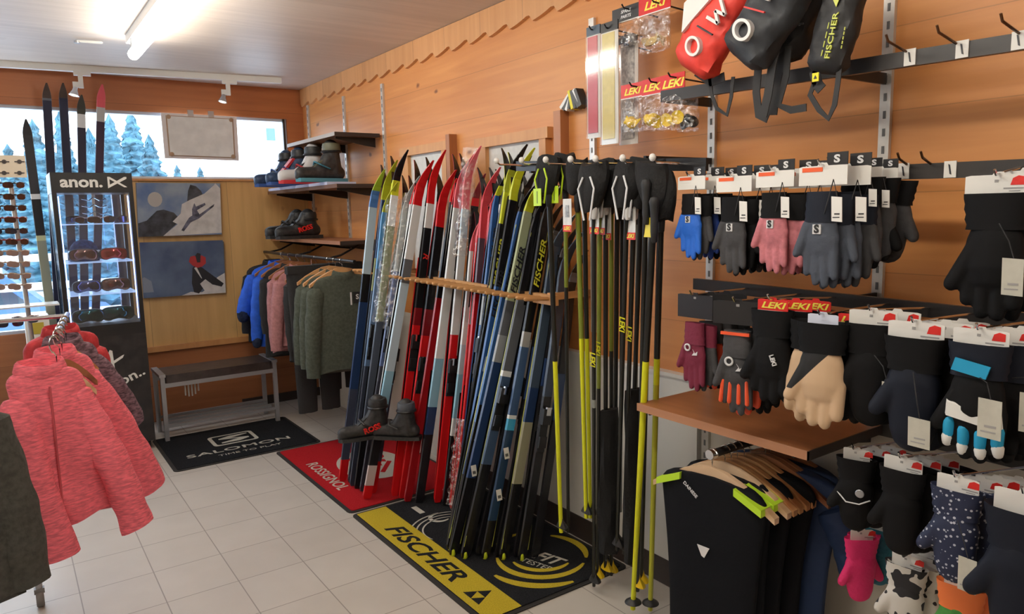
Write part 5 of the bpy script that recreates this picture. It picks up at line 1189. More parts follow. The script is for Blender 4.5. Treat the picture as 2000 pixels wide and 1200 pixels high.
tC = hookbar('third dark bar that carries the padded ski gloves', XC, *barC, (.50, 1.135))
tD = hookbar('lowest dark bar under the blue grey ledge', XD, *barD, (.50, 1.1))
for o_ in (tA, tB, tC, tD): del o_['z0']
tE = hookbar('highest bar, above the picture, from which the bags hang', 1.92, .9, 1.9, 2.33, 2.33, (1.135, 1.765))
def ticket(t, bar, X, px, py, w_=.014):
    p = at(px, py, 0, X-.01); z = zbar(p.y, *bar)
    b = MB(); b.obox((X-.011, p.y, z+.002), V(.0015, 0, 0), V(0, w_, 0), V(0, 0, .02)); b.build('price_ticket', card, t)
    b = MB(); b.obox((X-.0132, p.y, z+.002), V(.0005, 0, 0), V(0, .002, .001), V(0, .002, .012)); b.build('ticket_print', wB, t)
def barehook(t, bar, X, py_, L=.10, ti=.012):
    z = zbar(py_, *bar); b = MB(); b.tube([(X, py_, z+.015), (X-L, py_, z+.02+ti), (X-L-.01, py_, z+.034+ti)], .0032, 6); b.build('hook', mat('hook_bronze', (.12, .06, .03), .3, .7), t)
for px, py in ((1778, 104), (1880, 92), (1990, 80)): ticket(tA, barA, XA, px, py)
for px, py in ((1765, 336), (1856, 336)): ticket(tB, barB, XB, px, py)
for px in (1775, 1872, 1993): p = at(px, 90, 0, XA); barehook(tA, barA, XA, p.y)
for px in (1640, 1775, 1820): p = at(px, 330, 0, XB); barehook(tB, barB, XB, p.y, .05)

# ------------------------------------------------------------------ gloves; local frame: x = seen left, y = towards the viewer
def glove_mesh(kind):
    b = MB()
    if kind == 'light':
        b.cap((0, 0, -.085), (0, 0, -.135), .032, .042, 14, 0, .36)
        for x, L, z in ((-.031, .062, -.15), (-.0105, .074, -.155), (.0105, .07, -.155), (.031, .055, -.15)):
            b.cap((x*.9, 0, -.14), (x*.98-.004, .004, z-L), .0115, .0088, 10, 0, .8)
        b.cap((.027, .004, -.105), (.047, .012, -.165), .0125, .0095, 10, 0, .8)
        return remesh(b, .0036, 2)
    if kind == 'thick':
        b.cap((0, 0, -.085), (0, 0, -.12), .046, .052, 16, 0, .45); b.cap((0, 0, -.11), (0, 0, -.165), .054, .060, 16, 0, .48)
        for x, L, z in ((-.044, .062, -.18), (-.015, .076, -.19), (.015, .074, -.19), (.043, .058, -.18)):
            b.cap((x, 0, -.165), (x*1.02, .006, z-L), .019, .0155, 12, 0, .85)
        b.cap((.035, .004, -.13), (.074, .012, -.205), .021, .017, 12, 0, .85)
        return remesh(b, .0046, 2)
    b.cap((0, 0, -.085), (0, 0, -.11), .044, .047, 16, 0, .5); b.cap((0, 0, -.11), (-.002, 0, -.215), .056, .046, 18, 0, .5)
    b.cap((.035, .004, -.12), (.068, .012, -.175), .022, .018, 12, 0, .85)
    return remesh(b, .005, 3)
GM = {k: glove_mesh(k) for k in ('light', 'thick', 'mitten')}
def cuff_mesh(kind):
    n = 20; b = MB()
    w0, w1, z0, z1, d = {'light': (.032, .035, -.035, -.098, .42), 'thick': (.062, .054, -.012, -.088, .42), 'mitten': (.060, .050, -.012, -.085, .46)}[kind]
    rings = []
    for i in range(8):
        q = i/7; r = (w0+(w1-w0)*q)*(1.04+.03*math.sin(q*20)); rings.append([(r*math.cos(2*PI*k/n), r*d*math.sin(2*PI*k/n)*(1+.08*math.sin(3*2*PI*k/n)), z0+(z1-z0)*q) for k in range(n)])
    rings = [[(x*.8, y*.8, z-.01) for x, y, z in rings[0]]]+rings
    b.loft(rings); return b.mesh('cuff_mesh')
CM = {k: cuff_mesh(k) for k in GM}
def headm(w_, h_):
    b = MB(); b.prism([(-w_/2, -h_), (w_/2, -h_), (w_/2, -.002), (w_*.42, 0), (.012, 0), (.008, .006), (-.008, .006), (-.012, 0), (-w_*.42, 0), (-w_/2, -.002)], (0, -.001, 0), (1, 0, 0), (0, 0, 1), (0, 1, 0), .002)
    return b.mesh('header_mesh')
HM = {}
def gp(name, kind, loc, th, col, cuff, label, group, head='white', tagc=None, logo=None, palm=None, s=1., tilt=0., second=True, hw=.105, hh=.04, x2=-.028, extra=None, cat='gloves'):
    t = thing(name, label, cat, loc, group, rot=(0, tilt, th)); t.scale = (s,)*3
    if head:
        k = (hw, hh)
        if k not in HM: HM[k] = headm(hw, hh)
        hc = {'white': card, 'orange': card, 'red': redp, 'black': black, 'redcorner': card, 'pale': card, 'glow': mat('card_bluewhite', (.75, .8, .95), .3)}[head]  # plain card colours, one of them bluish white
        h = put('header_card', HM[k], hc, t)
        b = MB(); f_ = .0012
        if head == 'orange': b.box(-.0, .045, f_, f_+.0006, -.012, -.003); b.build('orange_band', orangep, h, True)
        if head == 'redcorner': b.prism([(-.048, -.022), (-.022, -.022), (-.026, -.008), (-.036, -.003), (-.048, -.006)], (0, f_, 0), (1, 0, 0), (0, 0, 1), (0, 1, 0), .0006); b.build('red_corner', redp, h, True); q = MB(); q.box(-.046, -.01, f_, f_+.0005, -.030, -.027); q.box(-.04, -.02, f_, f_+.0005, -.035, -.033); q.box(.0, .007, f_, f_+.0005, -.016, -.01); q.build('small_print', mat('print_grey', (.35, .34, .34), .6), h, True)
        if head == 'red': text('LEKI', .017, (0, f_, -.017), (-1, 0, 0), (0, 0, 1), mat('word_bright_yellow', (.9, .8, .1), .5), h, bold=.03, shear=.3, local=True, wscale=1.5); q = MB(); q.box(-hw/2, hw/2, f_, f_+.0006, -hh, -hh+.007); q.build('white_edge', card, h, True)
        if head == 'black': q = MB(); q.box(-.004, .004, f_, f_+.0006, -.012, -.006); q.build('small_print', MATS['print_grey'] if 'print_grey' in MATS else card, h, True)
        if head == 'orange':
            q = MB(); q.prism([(-.052, .0), (-.008, .0), (-.008, .026), (-.052, .026)], (0, -.002, 0), (1, 0, 0), (0, 0, 1), (0, 1, 0), .002); q.build('upper_label', black, h, True)
            text('S', .015, (-.03, .0012, .012), (-1, 0, 0), (0, 0, 1), reflw, h, bold=.04, local=True, wscale=1.3)
    for i in range(2 if second else 1):
        g = put('glove', GM[kind], (col if i == 0 else (palm or col)), t)
        gz = -(hh-.022) if head else 0.
        g.location = (0, 0, gz)
        if i: g.location = (x2, -.022 if kind == 'light' else -.045, gz-.006); g.scale = (-1, 1, 1); g.rotation_euler = (0, -.06, .1)
        put('cuff', CM[kind], cuff, g)
        if i == 0 and logo:
            z = -.115 if kind == 'light' else -.13; yy = .0165 if kind == 'light' else .029
            if logo == 'S':
                q = MB(); q.box(-.008, .010, yy-.004, yy, z-.008, z+.012); q.build('emblem_patch', reflw, g, True)
                text('S', .016, (.001, yy+.0006, z+.002), (-1, 0, 0), (0, 0, 1), dgreyf, g, name='emblem', bold=.05, local=True)
            elif logo == 'O':
                q = MB(); q.ring((.012, yy+.001, z+.008), .009, .0026, (0, 1, 0), 18, 5); q.build('ring_emblem', reflw, g, True)
                q = MB(); q.prism([(-.006, .004), (-.012, -.004), (-.004, -.014), (-.022, -.012), (-.024, 0), (-.014, -.008)], (0, yy-.001, z), (1, 0, 0), (0, 0, 1), (0, 1, 0), .002); q.build('bird_emblem', reflw, g, True)
            else:
                text(logo, .012, (-.02, yy, z-.02), (-.4, 0, -1), (-1, 0, .4), reflw, g, bold=.03, local=True, ext=.004)
        if i == 0 and extra == 'orange_fingers':
            for x in (-.028, -.009, .012, .031):
                q = MB(); q.cap((x, .006, -.155), (x*1.12, .010, -.205), .0052, .0052, 8); q.build('finger_stripe', mat('neon_orange', (.85, .1, .03), .5), g, True)
            q = MB(); q.box(-.035, .035, .010, .016, -.045, -.038); q.build('cuff_trim', MATS['neon_orange'], g, True)
        if i == 0 and extra == 'blue_fingers':
            for x, L in ((-.049, .0), (-.017, .012), (.017, .01), (.048, -.004)):
                q = MB(); q.cap((x, .012, -.20-L), (x, .012, -.228-L), .0135, .0125, 10); q.build('finger_cap', mat('cyan_cloth', (.01, .33, .6), .6), g, True)
                q = MB(); q.cap((x*1.04, .012, -.236-L), (x*1.06, .011, -.248-L), .0130, .011, 10); q.build('finger_band', white, g, True)
            q = MB(); q.loft([[(-.055, .016, -.155), (-.05, .026, -.165), (.05, .026, -.15), (.056, .016, -.14)], [(-.06, .016, -.19), (-.05, .028, -.195), (.05, .028, -.18), (.06, .016, -.17)]]); q.build('knuckle_panel', white, g, True)
            q = MB(); q.obox((.005, .030, -.065), V(.035, 0, .006), V(0, .002, 0), V(-.004, 0, .014)); q.build('cuff_panel', MATS['cyan_cloth'], g, True)
        if i == 0 and extra == 'mitt_line':
            q = MB(); q.tube([(.05, .02, -.13), (.02, .032, -.155), (-.02, .032, -.155), (-.05, .02, -.14)], .0022, 6); q.build('piping', reflw, g, True)
            q = MB(); q.lathe([(.002, .002), (.012, .002), (.014, 0), (.002, -.001)], (-.02, .031, -.12), 16, axis=(0, 1, 0)); q.build('round_badge', silverp, g, True)
    if tagc:
        dx, dz, M, w_, h_ = tagc; dz -= .015
        yy = .05 if kind != 'light' else .024
        q = MB(); q.tube([(dx*.3, yy*.6, -.10), (dx*.8, yy, dz+.035), (dx, yy, dz)], .0012, 5); q.build('tag_cord', dgreyf, t, True)
        q = MB(); q.obox((dx, yy, dz-h_/2), V(w_/2, 0, .001), V(0, .0008, 0), V(.001, 0, h_/2)); r = q.build('hang_tag', M, t, True)
        q = MB(); q.box(dx-w_*.3, dx+w_*.2, yy+.0009, yy+.0014, dz-h_*.72, dz-h_*.66); q.box(dx-w_*.3, dx+w_*.35, yy+.0009, yy+.0014, dz-h_*.85, dz-h_*.81); q.build('tag_print', MATS['print_grey'] if 'print_grey' in MATS else dgreyf, r, True)
    return t
TH = PI/2
def cluster(bt, bar, XX, Xf, px, py, step, items, group, dz=0.):
    """a hook with packs one behind the other, nearest first"""
    pf = at(px, py, 0, Xf); zb = zbar(pf.y, *bar)+.006; d = (V(XX, pf.y, zb)-pf); L = d.length; d.normalize()
    b = MB(); b.tube([(XX, pf.y, zb), pf-d*.012, pf-d*.02+V(0, 0, .012)], .003, 6); b.build('hook', chrome, bt)
    for i, kw in enumerate(items):
        kw = dict(kw); o = kw.pop('o', 0); dy = kw.pop('dy', 0.); q = pf+d*(step*i+.004+o)
        nm = kw.pop('nm', 'glove_pair'); kd = kw.pop('kind'); col = kw.pop('col'); cf = kw.pop('cf'); lb = kw.pop('lb'); th = kw.pop('th', .12+.1*math.sin(i*2.3+px))
        gp(nm, kd, (q.x, q.y+dy, q.z-.002-dz), TH+th, col, cf, lb, group, **kw)
gblue = mat('glove_blue', (.012, .13, .62), .6, bump=.2); gdkb = mat('glove_dark_blue', (.01, .05, .3), .6, bump=.2)
gblk = mat('glove_black', (.006, .006, .007), .75, bump=.12, bscale=22, spec=.18); ggry = mat('glove_grey', (.045, .045, .05), .8, bump=.15, noise=.15); gslate = mat('glove_slate', (.06, .072, .10), .8, bump=.2)
gpink = mat('glove_pink', (.52, .17, .2), .8, bump=.2, noise=.15, nscale=60); gnavy = mat('glove_navy', (.007, .010, .020), .6, bump=.15, bscale=22, spec=.25)
gmar = mat('glove_maroon', (.17, .012, .04), .75, bump=.2); gora = mat('glove_orange', (.75, .08, .03), .6); gtan = mat('glove_tan', (.62, .43, .27), .7, bump=.25, noise=.08)
gtb = mat('glove_black_tan_palm', (.62, .43, .27), .7)   # black shell, tan leather palm and fingers
_n, _l = gtb.node_tree.nodes, gtb.node_tree.links; _tx = [x for x in _n if x.type == 'TEX_COORD'][0]; _sx = _n.new('ShaderNodeSeparateXYZ'); _l.new(_tx.outputs['Object'], _sx.inputs[0])
_f = _n.new('ShaderNodeMath'); _f.operation = 'MULTIPLY_ADD'; _f.inputs[1].default_value = -1.1; _f.inputs[2].default_value = -.115; _l.new(_sx.outputs[0], _f.inputs[0])
_g = _n.new('ShaderNodeMath'); _g.operation = 'LESS_THAN'; _l.new(_sx.outputs[2], _g.inputs[0]); _l.new(_f.outputs[0], _g.inputs[1])
_h = _n.new('ShaderNodeMath'); _h.operation = 'LESS_THAN'; _h.inputs[1].default_value = -.185; _l.new(_sx.outputs[2], _h.inputs[0])
_k = _n.new('ShaderNodeMath'); _k.operation = 'MAXIMUM'; _l.new(_g.outputs[0], _k.inputs[0]); _l.new(_h.outputs[0], _k.inputs[1])
_m = _n.new('ShaderNodeMix'); _m.data_type = 'RGBA'; _m.inputs['A'].default_value = (.006, .006, .007, 1); _m.inputs['B'].default_value = (.62, .43, .27, 1)
_l.new(_k.outputs[0], _m.inputs['Factor']); _l.new(_m.outputs['Result'], _n['Principled BSDF'].inputs['Base Color'])
tagp = mat('tag_putty', (.55, .54, .47), .55, noise=.06)
G1 = 'light gloves on the second bar'; t1 = (-.045, -.05, card, .022, .05)
cluster(tB, barB, XB, 1.745, 1349, 343, .055, [
 dict(kind='light', col=gblue, cf=gblk, lb='bright blue light gloves with square emblem, leftmost on the second bar', head='orange', logo='S', palm=ggry, tagc=t1),
 dict(kind='light', col=gdkb, cf=gblk, lb='darker blue light gloves just behind the bright blue ones', head='orange', palm=gblk, tagc=t1, dy=-.02),
 dict(kind='light', col=gdkb, cf=gblk, lb='darkest blue light gloves, rearmost on the blue hook', head='orange', dy=-.03)], G1)
cluster(tB, barB, XB, 1.745, 1432, 343, .05, [
 dict(kind='light', col=ggry, cf=gblk, lb='charcoal light gloves with large white emblem, right of the blue ones', head='orange', logo='S', palm=gblk, s=1.12, tagc=t1),
 dict(kind='light', col=gblk, cf=gblk, lb='black light gloves with grey thumb behind the charcoal pair', head='orange', palm=ggry, dy=-.02, s=1.1, tagc=t1),
 dict(kind='light', col=gblk, cf=gblk, lb='plain black light gloves at the back of the charcoal hook', head='orange', dy=-.03, s=1.1, tagc=t1)], G1)
cluster(tB, barB, XB, 1.735, 1512, 332, .05, [
 dict(kind='light', col=gpink, cf=gblk, lb='front rose pink light gloves on the second bar', head='orange', logo='S', palm=gpink, x2=-.05, tagc=t1, s=1.1),
 dict(kind='light', col=gpink, cf=gblk, lb='rose pink light gloves with grey palm behind the front pink pair', head='orange', palm=ggry, dy=-.03, th=.35, tagc=t1, s=1.1),
 dict(kind='light', col=ggry, cf=gblk, lb='dark gloves at the back of the pink hook', head='orange', dy=-.04, tagc=t1, s=1.1)], G1)
cluster(tB, barB, XB, 1.72, 1606, 322, .045, [
 dict(kind='light', col=gslate, cf=gnavy, lb='slate blue light gloves with white emblem, behind a glowing white card', head='orange', logo='S', palm=gslate, s=1.22, tagc=t1),
 dict(kind='light', col=gslate, cf=gnavy, lb='second slate blue gloves behind the ones with white emblem', head='orange', dy=-.035, s=1.2, tagc=t1, palm=ggry),
 dict(kind='thick', col=ggry, cf=gblk, lb='grey and black gloves near the right end of the light glove row', head='orange', dy=-.055, s=.86, tagc=t1, palm=gblk),
 dict(kind='mitten', col=ggry, cf=gblk, lb='rightmost grey mitten pair of the light glove row', head='orange', dy=-.075, s=.86, tagc=t1)], G1)
G2 = 'padded ski gloves on the hook bars'
tg2 = (-.02, -.16, tagp, .04, .075)
cluster(tB, barB, XB, 1.76, 1950, 340, .06, [
 dict(kind='thick', col=gblk, cf=gblk, lb='large black ski gloves hanging alone on the second bar at the right', head='redcorner', hw=.125, hh=.048, s=1.03, logo=None, tagc=(-.052, -.155, tagp, .038, .075), th=.05),
 dict(kind='thick', col=gblk, cf=gblk, lb='second large black ski gloves behind the ones hanging alone', head='redcorner', hw=.125, hh=.048, s=1., dy=-.03)], G2)
cluster(tC, barC, XC, 1.70, 1356, 575, .055, [
 dict(kind='light', col=gmar, cf=gmar, lb='maroon gloves with white ring emblem, leftmost on the third bar', head='black', hw=.125, hh=.068, logo='O', palm=ggry, s=1.05, o=0),
 dict(kind='light', col=gora, cf=ggry, lb='orange red and black gloves right behind the maroon pair', head='black', hw=.125, hh=.068, dy=-.015, palm=gblk, s=1.05, th=.5),
 dict(kind='light', col=gblk, cf=gblk, lb='black gloves with orange details at the back of the maroon hook', head='black', hw=.125, hh=.068, dy=-.03, s=1.1)], G2)
cluster(tC, barC, XC, 1.66, 1440, 588, .06, [
 dict(kind='light', col=ggry, cf=ggry, lb='grey gloves with orange finger stripes on the third bar', head='black', hw=.125, hh=.055, logo='O', palm=gora, s=1.2, extra='orange_fingers'),
 dict(kind='light', col=gblk, cf=gblk, lb='black gloves with small purple mark behind the orange striped ones', head='black', hw=.125, hh=.055, dy=-.02, s=1.2, logo='LK'),
 dict(kind='thick', col=gblk, cf=gblk, lb='black padded gloves at the back of the orange striped hook', head='black', hw=.125, hh=.055, dy=-.03, s=.95)], G2)
cluster(tC, barC, XC, 1.66, 1508, 584, .06, [
 dict(kind='thick', col=gblk, cf=gblk, lb='black gloves under the leftmost red header card', head='red', hw=.09, hh=.038, s=.95, logo='LEKI'),
 dict(kind='thick', col=gblk, cf=gblk, lb='black gloves under the second red header card', head='red', hw=.09, hh=.038, s=.95, dy=-.03, logo='LEKI'),
 dict(kind='thick', col=gblk, cf=gblk, lb='black gloves under the third red header card, next to the wall', head='red', hw=.09, hh=.038, s=.95, dy=-.05)], G2)
cluster(tC, barC, XC, 1.64, 1606, 613, .06, [
 dict(kind='thick', col=gtb, cf=gblk, lb='black and tan leather palmed gloves under the bluish white card', head='glow', hw=.075, hh=.03, s=1.0, palm=gtb, x2=.036, th=.15),
 dict(kind='thick', col=gblk, cf=gblk, lb='black gloves under a red card, right behind the tan palmed pair', head='red', hw=.08, hh=.03, s=.95, dy=-.045),
 dict(kind='thick', col=gblk, cf=gblk, lb='black gloves under the last red card before the white cards', head='red', hw=.08, hh=.03, s=.95, dy=-.06)], G2)
cluster(tC, barC, XC, 1.68, 1704, 605, .055, [
 dict(kind='mitten', col=gblk, cf=gblk, lb='black mittens with cord right of the tan palmed gloves', head='redcorner', s=1.02, tagc=(-.05, -.14, tagp, .02, .06)),
 dict(kind='mitten', col=gblk, cf=gblk, lb='second black mittens behind the ones with the cord', head='redcorner', s=1., dy=-.03)], G2)
cluster(tC, barC, XC, 1.66, 1788, 628, .055, [
 dict(kind='mitten', col=gnavy, cf=gblk, lb='puffy blue black mittens with a hanging putty tag', head='redcorner', hw=.11, s=1.08, tagc=(-.035, -.175, tagp, .042, .06)),
 dict(kind='mitten', col=gblk, cf=gblk, lb='black mittens right behind the puffy pair with the putty tag', head='redcorner', s=1.03, dy=-.04),
 dict(kind='thick', col=gblk, cf=gblk, lb='black gloves at the back of the puffy mitten hook', head='redcorner', s=1., dy=-.05)], G2)
cluster(tC, barC, XC, 1.64, 1915, 642, .05, [
 dict(kind='thick', col=gblk, cf=gnavy, lb='black white and turquoise gloves with blue fingers at the right edge', head='redcorner', hw=.11, s=.95, extra='blue_fingers', tagc=(-.045, -.125, tagp, .045, .085), palm=gblk),
 dict(kind='thick', col=gblk, cf=gnavy, lb='dark gloves with turquoise trim behind the blue fingered pair', head='redcorner', s=.95, dy=-.03, tagc=(-.06, -.11, tagp, .045, .085)),
 dict(kind='thick', col=gblk, cf=gnavy, lb='dark gloves at the back of the blue fingered hook', head='redcorner', s=.95, dy=-.04)], G2)
G3 = 'mittens and gloves on the lowest bar'
speck = mat('navy_white_speckle', (.012, .02, .06), .6)
n_, l_ = speck.node_tree.nodes, speck.node_tree.links; vo_ = n_.new('ShaderNodeTexVoronoi'); vo_.inputs['Scale'].default_value = 85
tc_ = [x for x in n_ if x.type == 'TEX_COORD'][0]; l_.new(tc_.outputs['Object'], vo_.inputs['Vector']); r_ = n_.new('ShaderNodeMath'); r_.operation = 'LESS_THAN'; r_.inputs[1].default_value = .28; l_.new(vo_.outputs['Distance'], r_.inputs[0])
m_ = n_.new('ShaderNodeMix'); m_.data_type = 'RGBA'; m_.inputs['A'].default_value = (.012, .02, .06, 1); m_.inputs['B'].default_value = (.5, .52, .6, 1); l_.new(r_.outputs[0], m_.inputs['Factor']); l_.new(m_.outputs['Result'], n_['Principled BSDF'].inputs['Base Color'])
cow = mat('white_black_patches', (.7, .68, .64), .7)
n_, l_ = cow.node_tree.nodes, cow.node_tree.links; vo_ = n_.new('ShaderNodeTexNoise'); vo_.inputs['Scale'].default_value = 24; vo_.inputs['Detail'].default_value = 1
tc_ = [x for x in n_ if x.type == 'TEX_COORD'][0]; l_.new(tc_.outputs['Object'], vo_.inputs['Vector']); r_ = n_.new('ShaderNodeMath'); r_.operation = 'GREATER_THAN'; r_.inputs[1].default_value = .56; l_.new(vo_.outputs[0], r_.inputs[0])
m_ = n_.new('ShaderNodeMix'); m_.data_type = 'RGBA'; m_.inputs['A'].default_value = (.7, .68, .64, 1); m_.inputs['B'].default_value = (.02, .02, .025, 1); l_.new(r_.outputs[0], m_.inputs['Factor']); l_.new(m_.outputs['Result'], n_['Principled BSDF'].inputs['Base Color'])
cluster(tD, barD, XD, 1.72, 1672, 876, .07, [
 dict(kind='mitten', col=gblk, cf=gblk, lb='black mittens with white piping and round badge, under the brown shelf', head='redcorner', hw=.08, s=.78, extra='mitt_line', th=.3),
 dict(kind='mitten', col=gblk, cf=gblk, lb='black mittens right behind the ones with white piping', head='redcorner', hw=.08, s=.78, dy=-.01),
 dict(kind='thick', col=gblk, cf=gnavy, lb='dark gloves next to the wall on the white piping hook', head='redcorner', hw=.08, s=.72, dy=-.02)], G3)
cluster(tD, barD, XD, 1.68, 1763, 893, .07, [
 dict(kind='mitten', col=gblk, cf=gblk, lb='plain black mittens in the middle of the lowest bar', head='redcorner', hw=.10, s=.86),
 dict(kind='mitten', col=gblk, cf=gblk, lb='second plain black mittens behind the middle ones', head='redcorner', hw=.10, s=.86, dy=-.01),
 dict(kind='mitten', col=gnavy, cf=gnavy, lb='third dark mittens in the row of plain black ones', head='redcorner', hw=.10, s=.84, dy=-.02)], G3)
cluster(tD, barD, XD, 1.62, 1870, 930, .06, [
 dict(kind='mitten', col=speck, cf=speck, lb='navy gloves with white specks and putty tag, on the lowest bar', head='redcorner', hw=.095, s=.86, tagc=(-.05, -.165, tagp, .04, .085)),
 dict(kind='mitten', col=speck, cf=speck, lb='second white speckled navy gloves behind the front ones', head='redcorner', hw=.095, s=.86, dy=-.02, tagc=(-.06, -.15, tagp, .04, .085)),
 dict(kind='mitten', col=speck, cf=speck, lb='third white speckled navy gloves, half hidden', head='redcorner', hw=.095, s=.86, dy=-.03),
 dict(kind='thick', col=gblk, cf=gblk, lb='black gloves with pale yellow print at the back of the speckled hook', head='redcorner', hw=.095, s=.8, dy=-.05, logo='X')], G3)
cluster(tD, barD, XD, 1.60, 2003, 962, .06, [
 dict(kind='mitten', col=gnavy, cf=gnavy, lb='big dark navy mittens cut by the right picture edge, lowest row', head='white', hw=.095, s=1.15)], G3)
def wallhook(Xf, px, py, lb, items, group):
    pf = at(px, py, 0, Xf); t = thing('wall_hook', lb, 'hook', (xr, pf.y, pf.z), 'single hooks low on the white wall')
    b = MB(); b.tube([(xr, pf.y, pf.z), (Xf+.01, pf.y, pf.z), (Xf, pf.y, pf.z+.015)], .003, 6); b.build('rod', blackm, t)
    b = MB(); b.box(xr-.006, xr, pf.y-.012, pf.y+.012, pf.z-.03, pf.z+.03); b.build('wall_plate', blackm, t)
    for i, kw in enumerate(items):
        kw = dict(kw); dx = kw.pop('dx', 0); dy = kw.pop('dy', 0); kd = kw.pop('kind'); col = kw.pop('col'); cf = kw.pop('cf'); lb2 = kw.pop('lb'); th = kw.pop('th', .1)
        gp('glove_pair', kd, (Xf+.03+dx, pf.y+dy, pf.z-.002), TH+th, col, cf, lb2, group, **kw)
G4 = 'child gloves low on the white wall'
hot = mat('glove_hot_pink', (.75, .02, .16), .6, bump=.3); teal = mat('glove_teal', (.01, .17, .25), .6, bump=.3); gor2 = mat('glove_bright_orange', (.85, .2, .05), .6); ggn = mat('glove_green', (.05, .25, .04), .6, bump=.2)
wallhook(1.82, 1672, 1040, 'wall hook of the hot pink child mittens', [dict(kind='mitten', col=hot, cf=hot, lb='hot pink child mittens below the black piped ones', head='redcorner', hw=.08, s=.75, th=.9), dict(kind='mitten', col=teal, cf=teal, lb='teal child mittens just behind the hot pink ones', head='redcorner', hw=.08, s=.68, dx=.09, th=.1)], G4)
wallhook(1.74, 1760, 1090, 'wall hook of the black and white patched mittens', [dict(kind='mitten', col=cow, cf=cow, lb='white mittens with black patches near the bottom edge', head='redcorner', hw=.085, s=.82), dict(kind='mitten', col=cow, cf=cow, lb='second patched mittens behind the front white ones', head='redcorner', hw=.085, s=.8, dx=.09, dy=-.01)], G4)
wallhook(1.66, 1867, 1128, 'wall hook of the green and orange child gloves', [dict(kind='mitten', col=ggn, cf=gor2, lb='green child mittens with orange cuffs at the bottom edge', head='redcorner', hw=.085, s=.82)], G4)

# ------------------------------------------------------------------ packets at the top: files, baskets in clear bags
G5 = 'clear packets on single hooks'
bagm = clear('clear_bag', (.97, .97, .97), .13, .15, .7)
def prong(px, py, X, lb):
    p = at(px, py, 0, X); t = thing('wall_hook', lb, 'hook', (xr, p.y, p.z), 'single hooks for the clear packets')
    b = MB(); b.tube([(xr, p.y, p.z-.01), (X-.01, p.y, p.z+.0), (X-.02, p.y, p.z+.012)], .003, 6); b.build('rod', blackm, t)
def packet(X, px0, px1, py0, py1, pyb, hc, word, cont, lb, n=5, wc=None, cc=None):
    a, b_ = at(px0, py0, 0, X), at(px1, py0, 0, X); w2 = abs(a.y-b_.y)/2; y = (a.y+b_.y)/2; z0 = at((px0+px1)/2, (py0), 0, X).z; z1 = at((px0+px1)/2, py1, 0, X).z; zb_ = at((px0+px1)/2, pyb, 0, X).z
    t = thing('accessory_packet', lb, 'packet', (X, y, zb_), G5)
    b = MB(); b.box(X-.0012, X+.0012, y-w2, y+w2, z1, z0); h = b.build('header_card', hc, t)
    if word == 'SPARE PARTS':
        for q_, w_ in enumerate(('SPARE', 'PARTS')): text(w_, (z0-z1)*.2, (X-.0014, y, z1+(z0-z1)*(.68-.34*q_)), (0, -1, 0), (0, 0, 1), wc, t, bold=.02, shear=.2, wscale=1.2)
    elif word: text(word, (z0-z1)*.42, (X-.0014, y, (z0+z1)/2-.003), (0, -1, 0), (0, 0, 1), wc or MATS['word_bright_yellow'], t, bold=.03, shear=.3, wscale=1.35)
    b = MB(); b.box(X-.0016, X-.0012, y-w2, y+w2, z1, z1+.004); b.build('white_edge', card, t)
    rnd = random.Random(int(px0)); b = MB(); k = 14; rings = []
    for i in range(8):
        q = i/7; rr = .004+.022*math.sin(min(1, q*1.15)*PI/1.5)
        rings.append([(X+rr*math.sin(a_)*(.8+.4*rnd.random()), y+w2*.98*math.copysign(abs(math.cos(a_))**.7, math.cos(a_))*(1-.03*rnd.random()), z1+(zb_-z1)*q+.003*rnd.random()) for a_ in [2*PI*j/k for j in range(k)]])
    b.loft(rings); b.build('clear_bag', bagm, t)
    for i in range(n):
        cy = y+(i-(n-1)/2)*w2*1.3/n; cz = zb_+.03+.012*rnd.random(); ax = Vector((rnd.uniform(-1, 1), rnd.uniform(-.6, .6), rnd.uniform(-.4, .4)))
        b = MB(); b.lathe([(.004, .014), (.008, .008), (.02, .0), (.023, -.004), (.019, -.003), (.004, .004)], (X, cy, cz), 14, axis=ax); b.build(cont, cc, t)
for k, (px, py, X, lb) in enumerate(((1158, 58, 1.99, 'hook of the pink file packet'), (1188, 55, 1.97, 'hook of the yellow file packet'), (1228, 88, 2.03, 'hook of the white patterned strip'), (1237, 168, 1.95, 'hook of the left red headed basket packet'), (1275, 160, 1.92, 'hook of the middle red headed basket packet'), (1313, 150, 1.88, 'hook of the right red headed basket packet'), (1280, 4, 1.95, 'hook of the red headed packet at the top edge'), (1222, 16, 1.98, 'hook of the black headed packet near the top edge'))): prong(px, py, X, lb)
hr2 = mat('header_red', (.62, .015, .015), .4)
packet(1.97, 1213, 1257, 163, 192, 258, hr2, 'LEKI', 'pole_basket', 'clear packet of yellow baskets with red header, leftmost of three', 3, cc=basky)
packet(1.94, 1254, 1296, 153, 186, 256, hr2, 'LEKI', 'pole_basket', 'clear packet of yellow baskets with red header, middle of three', 3, cc=basky)
packet(1.90, 1290, 1338, 144, 180, 254, hr2, 'LEKI', 'pole_basket', 'clear packet of yellow baskets with red header, right of three', 3, cc=basky)
packet(1.93, 1325, 1364, 172, 190, 258, card, None, 'pole_basket', 'clear packet of dark baskets behind the right red header', 3, cc=baskk)
packet(1.97, 1248, 1310, -12, 25, 100, hr2, 'LEKI', 'pole_basket', 'clear packet with red header at the top edge, beige parts inside', 4, cc=mat('basket_beige', (.62, .45, .16), .5))
packet(2.00, 1196, 1250, 12, 42, 96, black, 'SPARE PARTS', 'spare_part', 'clear packet with black header and grey parts near the top edge', 3, wc=reflw, cc=mat('part_grey', (.12, .12, .13), .5))
